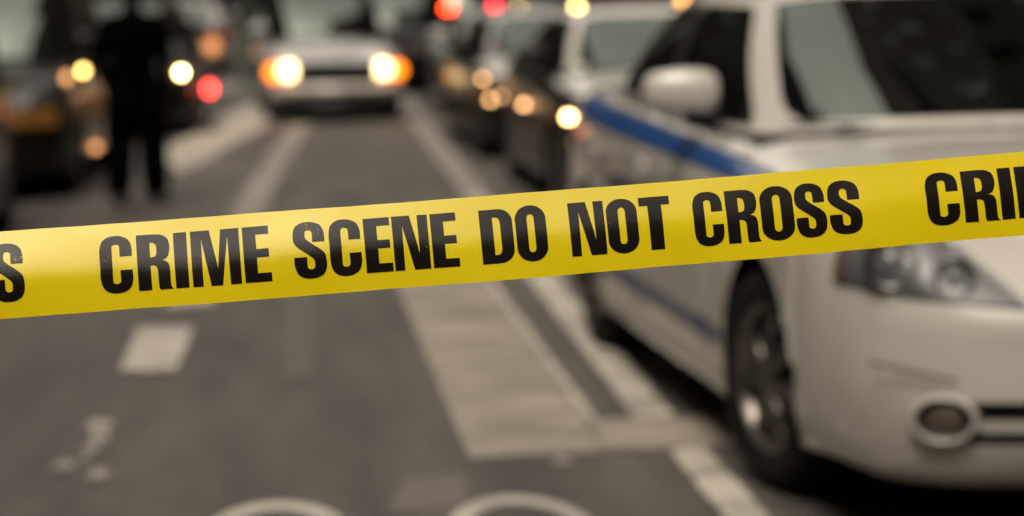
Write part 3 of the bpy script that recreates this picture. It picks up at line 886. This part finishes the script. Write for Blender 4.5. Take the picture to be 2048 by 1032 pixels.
# --- parked row behind it
A_, GA, _, _ = make_car('parked_car', 'white roofed car with dark flanks and added glint lamps, parked directly behind the police car', 'car',
         (2.58, 14.9, 0), PI + .01, CHAR, hood=WHITE2, roof=WHITE2, door=BLACK, detail=0, scale=(1, 1, .91), group='cars parked along the right kerb')
AMB = lamp_mat('warm glint lamp', (1.0, .62, .22), 13)  # glow for lamps added where the parked cars only catch reflections
AMBD = lamp_mat('dim warm glint lamp', (1.0, .52, .22), 4.2)
lamp_disc('glint_lamp', A_, (.86, .62, .72), .026, .024, AMB)  # added glow for a bright glint, no lit lamp known on this car
lamp_disc('side_glint', A_, (.925, -1.3, .71), .020, .020, AMBD)  # glints in the dark panels put in as small glowing discs
lamp_disc('side_glint', A_, (.84, .72, .55), .012, .012, AMBD)
C_, _, _, _ = make_car('parked_car', 'grey fronted dark car second behind the police car, small warm glints at its nose added as lamps', 'car',
         (2.50, 20.4, 0), PI + .01, CHAR, hood=WHITE2, roof=SILV, door=BLACK, detail=0, scale=(1, 1, .875), group='cars parked along the right kerb')
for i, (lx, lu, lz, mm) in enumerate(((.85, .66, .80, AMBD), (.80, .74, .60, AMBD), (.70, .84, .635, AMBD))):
    lamp_disc('glint_lamp', C_, (lx, lu, lz), .022, .022, mm)  # lamps added in place of reflections at the nose

make_car('parked_car', 'silver car farthest back in the row at the right kerb', 'car',
         (2.75, 27.2, 0), PI + .01, SILV, detail=0, scale=(1, 1, .86), group='cars parked along the right kerb')

# --- white van in the lane
HEAD = lamp_mat('bright headlamp', (1.0, .74, .36), 3.2)
ORG = lamp_mat('amber indicator', (1.0, .22, .004), 2.0)
v_, _, _, _ = make_car('oncoming_van', 'white van facing the camera with both headlamps and amber indicators lit', 'van',
         (.50, 27.5, 0), PI + .05, paint('grey white van paint', (.47, .46, .45)), roof=BLACK, detail=0, suv=True, scale=(.88, 1.06, .95), lit=True, hood_up=-.01)
for sg in (1, -1):
    h = lamp_disc('headlamp', v_, (sg * .60, .93, .62), .125, .095, HEAD)
    lamp_disc('indicator', v_, (sg * .80, .90, .60), .095, .095, ORG)
MB().box((0, .995, .585), (1.04, .06, .24), bevel=.01).obj('grille_panel', BLACKP, v_)
MB().box((0, 1.00, .385), (1.66, .14, .145), bevel=.03).obj('bumper_bar', WHITE2, v_, True)
MB().box((0, .98, .19), (1.66, .12, .22), bevel=.02).obj('under_shade', BLACKP, v_, True)  # black panel standing in for the shade under the van

# --- left side
L_, _, _, _ = make_car('dark_suv', 'black car close at the left edge, only its dark flank in view', 'car',
         (-2.58, 11.7, 0), PI - .02, BLACK, detail=0, suv=True, scale=(1, 1.02, 1))
M_, GM, _, _ = make_car('dark_van', 'dark grey vehicle with an ochre stripe along its flank behind the standing officer', 'van',
         (-2.45, 17.6, 0), PI - .02, CHAR, detail=0, suv=True)
L_.rotation_euler.z = PI + .01
side_patch('ochre_stripe', GM, M_, mat('ochre stripe', (.36, .17, .03), .5), .1, -3.0, lambda u: .54, lambda u: .66, -1, off=.006)
OCH = mat('ochre stripe', (.36, .17, .03), .5)
MB().box((-.30, .975, .60), (.62, .03, .13), bevel=.008).box((-.72, .835, .60), (.26, .03, .13), rot=Matrix.Rotation(.66, 3, 'Z'), bevel=.008).obj('ochre_band', OCH, M_)
DIMA = lamp_mat('dim amber glint', (1, .45, .18), 1.3)
for lx, ly, lz in ((-.90, .75, .88), (-.93, -.8, .28), (-.93, -2.5, .21)): lamp_disc('glint', M_, (lx, ly, lz), .028, .028, DIMA, depth=.03)  # dim reflections on the van body, added as glowing discs
lamp_disc('flank_glow', M_, (-.93, -.05, .90), .024, .024, lamp_mat('yellow flank glow', (1, .60, .16), 8)).rotation_euler = (0, 0, 0)  # yellow glow added on the flank, its source unknown
N_, _, _, _ = make_car('queued_car', 'dark car queued beyond the standing officer, one headlamp showing', 'car',
         (-1.858, 24.9, 0), PI, BLACK, detail=0)
for sg in (1, -1): lamp_disc('headlamp', N_, (sg * .78, .86, .67), .03, .03, lamp_mat('yellow white lamp', (1, .78, .32), 20))
# --- beyond the van
make_car('following_car', 'dark car half hidden behind the right shoulder of the white van', 'car', (1.55, 34.0, 0), PI, BLACK, detail=0, suv=True)
F_c, _, _, _ = make_car('distant_car', 'silver car far up the left lane with amber lamps', 'car', (-1.9, 46.0, 0), 0, SILV, detail=0)
for x in (.10, .58): lamp_disc('hazard_lamp', F_c, (x, -3.98, .55), .13, .12, lamp_mat('soft amber lamp', (1, .42, .14), .5), depth=-.04)
S_c, _, _, _ = make_car('distant_suv', 'dark car at the side street seen from behind, red tail lamps lit', 'car', (4.93, 66.0, 0), 0, BLACK, detail=0, suv=True)
for x, mm in ((-.62, lamp_mat('red tail lamp', (1, .04, .005), 14)), (.62, lamp_mat('crimson tail lamp', (1, .01, .03), 9))):
    lamp_disc('tail_lamp', S_c, (x, -3.98, 1.0), .12, .12, mm, depth=-.04)
Y_c, _, _, _ = make_car('distant_car', 'dark car coming out of the side street with one yellow headlamp showing', 'car', (6.75, 60.9, 0), PI, BLACK, detail=0)
for sg in (1, -1): lamp_disc('headlamp', Y_c, (sg * .75, .95, .98), .09, .09, lamp_mat('yellow headlamp', (1, .66, .22), 14))

# ------------------------------------------------------------------ street furniture
GREEN = mat('dark green post paint', (0.03, 0.055, 0.035), .5)
lp = thing('street_lamp', 'dark green lamp post on the small island left of the white van', 'street lamp', (-.55, 34.3, .0))
MB().lathe([(0.0, 0), (.16, 0), (.16, .12), (.11, .18), (.10, .7), (.075, .8), (.07, 6.5), (0, 6.5)], 'Z', 20).obj('post', GREEN, lp, True)
MB().tube((0, 0, 6.4), (1.3, 0, 6.9), .04, n=10).obj('arm', GREEN, lp, True)
MB().box((1.45, 0, 6.9), (.6, .22, .12), bevel=.03).obj('lamp_head', GREEN, lp, True)
struct(MB().box((-.75, 35.2, .05), (.7, 2.6, .12), bevel=.02).obj('traffic_island', KERB))
wl = thing('low_red_light', 'small red light low on the road left of the van, its post added', 'lantern', (-.835, 25.2, 0))  # red light of unclear source, its stand made up
MB().lathe([(0, 0), (.09, 0), (.09, .03), (.02, .05), (.02, .40), (0, .40)], 'Z', 16).obj('post', BLACKP, wl, True)
MB().lathe([(0, .40), (.035, .41), (.045, .46), (.035, .50), (0, .51)], 'Z', 16).obj('added_lamp', lamp_mat('red light glow', (1, .04, .03), 8), wl, True)
tag(MB().lathe([(0, -.11), (.08, -.09), (.12, 0), (.08, .09), (0, .11)], 'Z', 16).obj('wall_lantern', lamp_mat('amber lantern glow', (1, .50, .14), 3), None, True, loc=(8.84, 54.5 - 3.0, 1.18)),
    'amber lantern low on the corner of the right hand block', 'lantern')

# ------------------------------------------------------------------ people
def person(label, loc, rz, top, legs, skin=(.35, .22, .16), hgt=1.0, arm=0):
    p = thing('person', label, 'person', loc, rz, scale=(hgt,) * 3)
    J = {'pel': (0, 0, .95, .155, .11), 'waist': (0, 0, 1.10, .150, .105), 'chest': (0, .01, 1.30, .185, .125), 'neck0': (0, 0, 1.46, .09, .08), 'neck': (0, .01, 1.52, .06, .06), 'head0': (0, .03, 1.60, .075, .085), 'head': (0, .02, 1.69, .08, .10), 'crown': (0, .01, 1.76, .055, .07)}
    E_ = [('pel', 'waist'), ('waist', 'chest'), ('chest', 'neck0'), ('neck0', 'neck'), ('neck', 'head0'), ('head0', 'head'), ('head', 'crown')]
    for s, n in ((1, 'l'), (-1, 'r')):
        J.update({n + 'hip': (s * .10, 0, .88, .105, .11), n + 'knee': (s * .125, .02, .50, .070, .075), n + 'ank': (s * .15, 0, .10, .05, .055), n + 'toe': (s * .17, .16, .045, .045, .035),
                  n + 'sho': (s * .19, 0, 1.42, .07, .07), n + 'elb': (s * .27, -.04, 1.14, .055, .055), n + 'wri': (s * .235, .10, .93, .038, .04), n + 'han': (s * .225, .14, .86, .035, .045)})
        E_ += [('pel', n + 'hip'), (n + 'hip', n + 'knee'), (n + 'knee', n + 'ank'), (n + 'ank', n + 'toe'), ('chest', n + 'sho'), (n + 'sho', n + 'elb'), (n + 'elb', n + 'wri'), (n + 'wri', n + 'han')]
        for k_, (dx, L) in enumerate(((-.022, .065), (-.008, .075), (.008, .072), (.022, .055))):
            J['%sf%d' % (n, k_)] = (s * .225 + dx * .6, .145 + dx, .86 - .035, .010, .010); J['%sg%d' % (n, k_)] = (s * .215 + dx * .6, .165 + dx, .86 - .035 - L, .008, .008)
            E_ += [(n + 'han', '%sf%d' % (n, k_)), ('%sf%d' % (n, k_), '%sg%d' % (n, k_))]
        J[n + 'th'] = (s * .19, .18, .83, .010, .010); E_.append((n + 'han', n + 'th'))
    names = list(J); me = bpy.data.meshes.new('body')
    me.from_pydata([J[k][:3] for k in names], [(names.index(a), names.index(b)) for a, b in E_], [])
    o = bpy.data.objects.new('body', me); link(o, p)
    sk = o.modifiers.new('skin', 'SKIN'); sk.use_smooth_shade = True
    for i, k in enumerate(names):
        v = me.skin_vertices[0].data[i]; v.radius = J[k][3:5]; v.use_root = (k == 'pel')
    sb = o.modifiers.new('sub', 'SUBSURF'); sb.levels = 2; sb.render_levels = 2
    me.materials.append(top)
    bm = bmesh.new(); bmesh.ops.create_uvsphere(bm, u_segments=20, v_segments=14, radius=1)
    for v in bm.verts: v.co = (v.co.x * .092, v.co.y * .112 - .005, 1.715 + v.co.z * .095)
    for v in list(bm.verts):
        if v.co.z < 1.70 and v.co.y > .0: bm.verts.remove(v)
    me2 = bpy.data.meshes.new('hair'); bm.to_mesh(me2); bm.free(); me2.materials.append(mat('dark hair', (.012, .010, .008), .7))
    link(bpy.data.objects.new('hair', me2), p)
    co = MB()
    co.lathe([(.155, .80), (.175, .90), (.175, 1.0), (.168, 1.1), (.185, 1.22), (.20, 1.34), (.17, 1.44), (.07, 1.50)], 'Z', 28)
    co.v = [(x * 1.08, y * .78, z) for x, y, z in co.v]
    co.obj('coat', top, p, True)
    for s in (1, -1):
        MB().tube((s * .18, 0, 1.41), (s * .268, -.04, 1.14), .078, .066, 14).tube((s * .268, -.04, 1.145), (s * .236, .09, .94), .066, .050, 14).obj('sleeve', top, p, True)
        MB().tube((s * .095, 0, .90), (s * .125, .015, .50), .130, .118, 16).tube((s * .125, .015, .505), (s * .15, 0, .06), .118, .100, 16).obj('trouser_leg', legs, p, True)
        MB().box((s * .165, .07, .045), (.10, .29, .09), rot=Matrix.Rotation(s * -.12, 3, 'Z'), bevel=.03).obj('boot', BLACKP, p, True)
    return p
NAVYC = mat('near black uniform', (.0015, .0015, .0018), .95, spec=.02)
person('person in a near black uniform standing in the road, seen to the shoulders', (-1.07, 16.5, 0), PI + .3, NAVYC, NAVYC, hgt=.90)
bpy.data.objects['person'].scale = (.90, .92, .90)

# ------------------------------------------------------------------ the tape
def tape_mat():
    m, nt, b = new_mat('yellow tape film')
    tc = nt.nodes.new('ShaderNodeTexCoord')
    nz = nt.nodes.new('ShaderNodeTexNoise'); nz.inputs['Scale'].default_value = 6; nz.inputs['Detail'].default_value = 5
    mp = nt.nodes.new('ShaderNodeMapping'); mp.inputs['Scale'].default_value = (1, 1, 9)
    nt.links.new(tc.outputs['Object'], mp.inputs[0]); nt.links.new(mp.outputs[0], nz.inputs['Vector'])
    mx = nt.nodes.new('ShaderNodeMix'); mx.data_type = 'RGBA'
    mx.inputs[6].default_value = (0.90, 0.70, 0.004, 1); mx.inputs[7].default_value = (0.95, 0.76, 0.008, 1)
    nt.links.new(nz.outputs['Fac'], mx.inputs[0]); nt.links.new(mx.outputs[2], b.inputs['Base Color'])
    b.inputs['Roughness'].default_value = 0.24
    b.inputs['Specular IOR Level'].default_value = 0.58
    n2 = nt.nodes.new('ShaderNodeTexNoise'); n2.inputs['Scale'].default_value = 300
    nt.links.new(tc.outputs['Object'], n2.inputs['Vector'])
    bp = nt.nodes.new('ShaderNodeBump'); bp.inputs['Strength'].default_value = .05; bp.inputs['Distance'].default_value = .001
    nt.links.new(n2.outputs['Fac'], bp.inputs['Height']); nt.links.new(bp.outputs[0], b.inputs['Normal'])
    b.inputs['Coat Weight'].default_value = .25; b.inputs['Coat Roughness'].default_value = .2
    tl = nt.nodes.new('ShaderNodeBsdfTranslucent'); tl.inputs['Color'].default_value = (.92, .72, .01, 1)
    ms = nt.nodes.new('ShaderNodeMixShader'); ms.inputs[0].default_value = .12
    out = nt.nodes['Material Output']
    nt.links.new(b.outputs[0], ms.inputs[1]); nt.links.new(tl.outputs[0], ms.inputs[2]); nt.links.new(ms.outputs[0], out.inputs['Surface'])
    return m
TAPE = tape_mat()
def ink_mat():
    m, nt, b = new_mat('black print')
    tc = nt.nodes.new('ShaderNodeTexCoord')
    z = nt.nodes.new('ShaderNodeTexNoise'); z.inputs['Scale'].default_value = 420; z.inputs['Detail'].default_value = 4
    z2 = nt.nodes.new('ShaderNodeTexNoise'); z2.inputs['Scale'].default_value = 30
    for q in (z, z2): nt.links.new(tc.outputs['Object'], q.inputs['Vector'])
    mu = nt.nodes.new('ShaderNodeMath'); mu.operation = 'MULTIPLY'; nt.links.new(z.outputs['Fac'], mu.inputs[0]); nt.links.new(z2.outputs['Fac'], mu.inputs[1])
    mr = nt.nodes.new('ShaderNodeMapRange'); mr.inputs['From Min'].default_value = .43; mr.inputs['From Max'].default_value = .48
    nt.links.new(mu.outputs[0], mr.inputs['Value'])
    mx = nt.nodes.new('ShaderNodeMix'); mx.data_type = 'RGBA'
    mx.inputs[6].default_value = (.010, .0065, .004, 1); mx.inputs[7].default_value = (.30, .22, .01, 1)
    nt.links.new(mr.outputs[0], mx.inputs[0]); nt.links.new(mx.outputs[2], b.inputs['Base Color'])
    b.inputs['Roughness'].default_value = .25; b.inputs['Specular IOR Level'].default_value = .30
    return m
INK = ink_mat()
P0 = Vector((-.286, 2.3, 1.1625)); P1 = Vector((.744, 2.3, 1.217))
AX = (P1 - P0); LEN = AX.length; AX.normalize()
PX = LEN / math.hypot(2048, 166)        # metres per photograph pixel along the tape
HT = 165 * PX                            # tape width
BACK = Vector((0, 1, 0)); UPV = AX.cross(BACK) * -1
if UPV.z < 0: UPV = -UPV
def tilt(u, v):
    """how far the film leans back (radians) at length u (pixels) and height v (-.5 .. .5)"""
    x = u / 2048.0
    mid = -.10 + .10 * min(max(x, -1), 2) + .04 * math.sin(3.3 * x + .6)
    mid += .022 * math.sin(u / 97.0 + 1.3) + .008 * math.sin(u / 31.0)
    s = 1 / (1 + math.exp(-(v - mid) / .062))
    hi = .46 - .17 * min(max(x - .25, 0), 1.2) + .02 * math.sin(7 * x)
    lo = .14 + .05 * math.sin(2.2 * x + .5)
    return lo + (hi - lo) * s + .030 * math.sin(u / 150.0 + 5 * v) * math.cos(u / 61.0) + .012 * math.sin(u / 19.0 + 9 * v)
NV = 28
def tape_frame(u, v):
    """point on the film and its outward normal"""
    n = 24; y = 0.0; z = 0.0
    pts = TF.get(round(u, 1))
    if pts is None:
        pts = []; dv = 1.0 / n
        hh = HT; oy = oz = 0.0; pts.append((oy, oz))
        for i in range(n):
            t = tilt(u, -.5 + dv * (i + .5))
            oy += math.sin(t) * hh * dv; oz += math.cos(t) * hh * dv
            pts.append((oy, oz))
        k = HT / oz                                  # keep the width seen from the front
        my = pts[n // 2][0]
        pts = [((a - my) * k, b * k - HT / 2) for a, b in pts]
        TF[round(u, 1)] = pts
    f = (v + .5) * n; i = min(max(int(f), 0), n - 1); r = f - i
    a, b = pts[i], pts[i + 1]
    oy = a[0] + (b[0] - a[0]) * r; oz = a[1] + (b[1] - a[1]) * r
    t = tilt(u, v)
    base = P0 + AX * (u * PX)
    nrm = (-BACK * math.cos(t) + UPV * math.sin(t))
    # slow wander of the whole ribbon and a little sag
    x = u / 2048.0
    base = base + UPV * (-.0022 * math.sin(PI * min(max(x, 0), 1)) + .00022 * math.sin(u / 83.0 + 3 * v) + .00010 * math.sin(u / 21.0 + 7 * v))
    return base + BACK * oy + UPV * oz, nrm
TF = {}
U0, U1, NU = -5200, 7300, 700
vs = []; fs = []
NVr = 24
for i in range(NU + 1):
    u = round(U0 + (U1 - U0) * i / NU, 1)
    for j in range(NVr + 1):
        p, n = tape_frame(u, -.5 + j / NVr); vs.append(p)
for i in range(NU):
    for j in range(NVr):
        a = i * (NVr + 1) + j; fs.append((a, a + NVr + 1, a + NVr + 2, a + 1))
tape = mesh_obj('crime_scene_tape', vs, fs, TAPE, None, smooth=True)
tag(tape, 'yellow barrier tape stretched across the frame, printed CRIME SCENE DO NOT CROSS', 'tape')

def smooth_run(pts):
    """pts: (x,y,corner) closed outline; rounded between corners"""
    n = len(pts); start = next(i for i in range(n) if pts[i][2]); P = pts[start:] + pts[:start] + [pts[start]]
    out = []; run = [P[0]]
    for q in P[1:]:
        run.append(q)
        if q[2]:
            if len(run) == 2: out.append(run[0][:2])
            else:
                S_, _ = catmull([r[:2] for r in run], 7); out += [tuple(s) for s in S_[:-1]]
            run = [q]
    return out
def rr(x0, x1, y0, y1, rx, ry, n=8):
    """rounded slot"""
    o = []
    for cx, cy, t0 in ((x1 - rx, y1 - ry, 0), (x0 + rx, y1 - ry, PI / 2), (x0 + rx, y0 + ry, PI), (x1 - rx, y0 + ry, 3 * PI / 2)):
        for i in range(n + 1):
            t = t0 + PI / 2 * i / n; o.append((cx + rx * math.cos(t), cy + ry * math.sin(t)))
    return o
c1, c0 = 1, 0
GL = {
 'I': (.25, [[(0, 0), (.25, 0), (.25, 1), (0, 1)]]),
 'E': (.50, [[(0, 0), (.50, 0), (.50, .155), (.245, .155), (.245, .43), (.475, .43), (.475, .58), (.245, .58), (.245, .85), (.49, .85), (.49, 1), (0, 1)]]),
 'T': (.56, [[(.155, 0), (.405, 0), (.405, .84), (.56, .84), (.56, 1), (0, 1), (0, .84), (.155, .84)]]),
 'M': (.92, [[(0, 0), (0, 1), (.36, 1), (.492, .30), (.575, 1), (.92, 1), (.92, 0), (.71, 0), (.70, .87), (.56, 0), (.345, 0), (.2, .85), (.195, 0)]]),
 'N': (.675, [[(0, 0), (0, 1), (.34, 1), (.485, .28), (.485, 1), (.675, 1), (.675, 0), (.37, 0), (.19, .82), (.185, 0)]]),
 'O': (.62, [rr(0, .62, -.015, 1.015, .30, .25, 12), rr(.238, .382, .15, .85, .07, .08)]),
 'D': (.62, [[(0, 0)] + [(.62 - .27 + .27 * math.cos(t), .24 + .24 * math.sin(t)) for t in np.linspace(-PI / 2, 0, 10)] + [(.62 - .27 + .27 * math.cos(t), .76 + .24 * math.sin(t)) for t in np.linspace(0, PI / 2, 10)] + [(0, 1)],
             [(.245, .15), (.30, .15), (.345, .16), (.375, .20), (.385, .26), (.385, .74), (.375, .80), (.345, .84), (.30, .85), (.245, .85)]]),
 'C': (.62, [smooth_run([(.385, .63, c1), (.62, .63, c1), (.618, .80, c0), (.56, .93, c0), (.43, 1.0, c0), (.31, 1.015, c0), (.18, 1.0, c0), (.06, .93, c0), (0, .77, c0), (0, .5, c0), (0, .23, c0), (.06, .07, c0), (.18, 0, c0), (.31, -.015, c0), (.43, 0, c0), (.56, .07, c0), (.62, .21, c0), (.62, .385, c1), (.385, .385, c1), (.385, .21, c0), (.368, .165, c0), (.31, .145, c0), (.25, .165, c0), (.236, .21, c0), (.236, .5, c0), (.236, .79, c0), (.25, .838, c0), (.31, .86, c0), (.37, .838, c0), (.385, .79, c0)])]),
 'R': (.66, [smooth_run([(0, 0, c1), (0, 1, c1), (.33, 1, c1), (.47, .985, c0), (.59, .91, c0), (.625, .76, c0), (.60, .62, c0), (.54, .54, c0), (.46, .515, c1), (.55, .49, c0), (.60, .43, c0), (.615, .33, c0), (.615, .12, c0), (.63, .04, c0), (.66, 0, c1), (.41, 0, c1), (.388, .06, c0), (.384, .3, c0), (.370, .39, c0), (.32, .425, c0), (.25, .43, c1), (.25, 0, c1)]),
             [(.25, .575), (.31, .578), (.355, .60), (.375, .65), (.375, .77), (.355, .825), (.31, .85), (.25, .852)]]),
 'S': (.63, [smooth_run([(.375, .635, c1), (.615, .635, c1), (.612, .80, c0), (.55, .935, c0), (.42, 1.0, c0), (.30, 1.015, c0), (.17, 1.0, c0), (.045, .92, c0), (0, .77, c0), (.012, .63, c0), (.09, .535, c0), (.27, .41, c0), (.385, .315, c0), (.395, .22, c0), (.38, .165, c0), (.325, .145, c0), (.265, .165, c0), (.25, .22, c0), (.25, .365, c1), (.0, .365, c1), (.003, .21, c0), (.06, .07, c0), (.18, 0, c0), (.32, -.015, c0), (.45, 0, c0), (.575, .07, c0), (.63, .21, c0), (.615, .39, c0), (.53, .49, c0), (.35, .61, c0), (.245, .70, c0), (.235, .79, c0), (.25, .838, c0), (.305, .86, c0), (.36, .838, c0), (.375, .79, c0)])]),
}
LET = [('C', 197, 268), ('R', 271, 347), ('I', 345, 378), ('M', 379, 483), ('E', 483, 543), ('S', 583, 654), ('C', 655, 724), ('E', 725, 785), ('N', 782, 860), ('E', 859, 918),
       ('D', 957, 1029), ('O', 1028, 1096), ('N', 1136, 1213), ('O', 1211, 1279), ('T', 1278, 1338), ('C', 1385, 1450), ('R', 1451, 1523), ('O', 1520, 1592), ('S', 1590, 1657), ('S', 1657, 1728)]
ALL = []
for ch, a, b in LET: ALL.append((ch, a, b))
for ch, a, b in LET: ALL.append((ch, a + 1657, b + 1657))
for ch, a, b in LET[5:]: ALL.append((ch, a - 1676, b - 1676))
GM_ = {}
def glyph_mesh(ch):
    if ch in GM_: return GM_[ch]
    cu = bpy.data.curves.new('g', 'CURVE'); cu.dimensions = '2D'; cu.fill_mode = 'FRONT'
    for pl in GL[ch][1]:
        sp = cu.splines.new('POLY'); sp.points.add(len(pl) - 1)
        for i, (x, y) in enumerate(pl): sp.points[i].co = (x, y, 0, 1)
        sp.use_cyclic_u = True
    ob = bpy.data.objects.new('g', cu); COL.objects.link(ob)
    bpy.context.view_layer.update()
    me = bpy.data.meshes.new_from_object(ob.evaluated_get(bpy.context.evaluated_depsgraph_get()))
    bpy.data.objects.remove(ob)
    bm = bmesh.new(); bm.from_mesh(me)
    bmesh.ops.remove_doubles(bm, verts=bm.verts, dist=1e-5)
    for k in range(1, 26):
        y = -.04 + 1.08 * k / 26 + .0013
        bmesh.ops.bisect_plane(bm, geom=bm.verts[:] + bm.edges[:] + bm.faces[:], plane_co=(0, y, 0), plane_no=(0, 1, 0))
    for k in range(1, 6):
        bmesh.ops.bisect_plane(bm, geom=bm.verts[:] + bm.edges[:] + bm.faces[:], plane_co=(.0017 + k * .16, 0, 0), plane_no=(1, 0, 0))
    bmesh.ops.triangulate(bm, faces=bm.faces[:])
    bm.verts.ensure_lookup_table()
    r = ([(v.co.x, v.co.y) for v in bm.verts], [[v.index for v in f.verts] for f in bm.faces]); bm.free()
    GM_[ch] = r
    return r
def along(x):
    """the ribbon runs slightly away to the right: spacing of the print along it"""
    w0, w1 = 2.2784, 2.3690
    return 2048.0 * (x * w0) / ((2048.0 - x) * w1 + x * w0)
for ch, a, b in ALL:
    V, Fc = glyph_mesh(ch); w = GL[ch][0]
    sh = 4.2 * math.sin(PI * min(max(a / 2048.0, 0), 1))
    u0, u1 = along(a + 3.5 + sh), along(b - 3.0 + sh + (8 if ch == 'T' else 0))
    # lettering height and how far it sits above the lower edge
    x = (u0) / 2048.0
    lh = (107 - 5.5 * x) / 165.0
    lb = -.5 + (31.5 + 2.5 * x) / 165.0
    vv = []
    for (gx, gy) in V:
        u = u0 + (u1 - u0) * gx / w; v = lb + lh * gy
        p, n = tape_frame(u, v); vv.append(p + n * .00035)
    q = mesh_obj('letter', vv, Fc, INK, tape)
    # normals must look to the street
    if q.data.polygons[0].normal.y > 0: q.data.flip_normals()
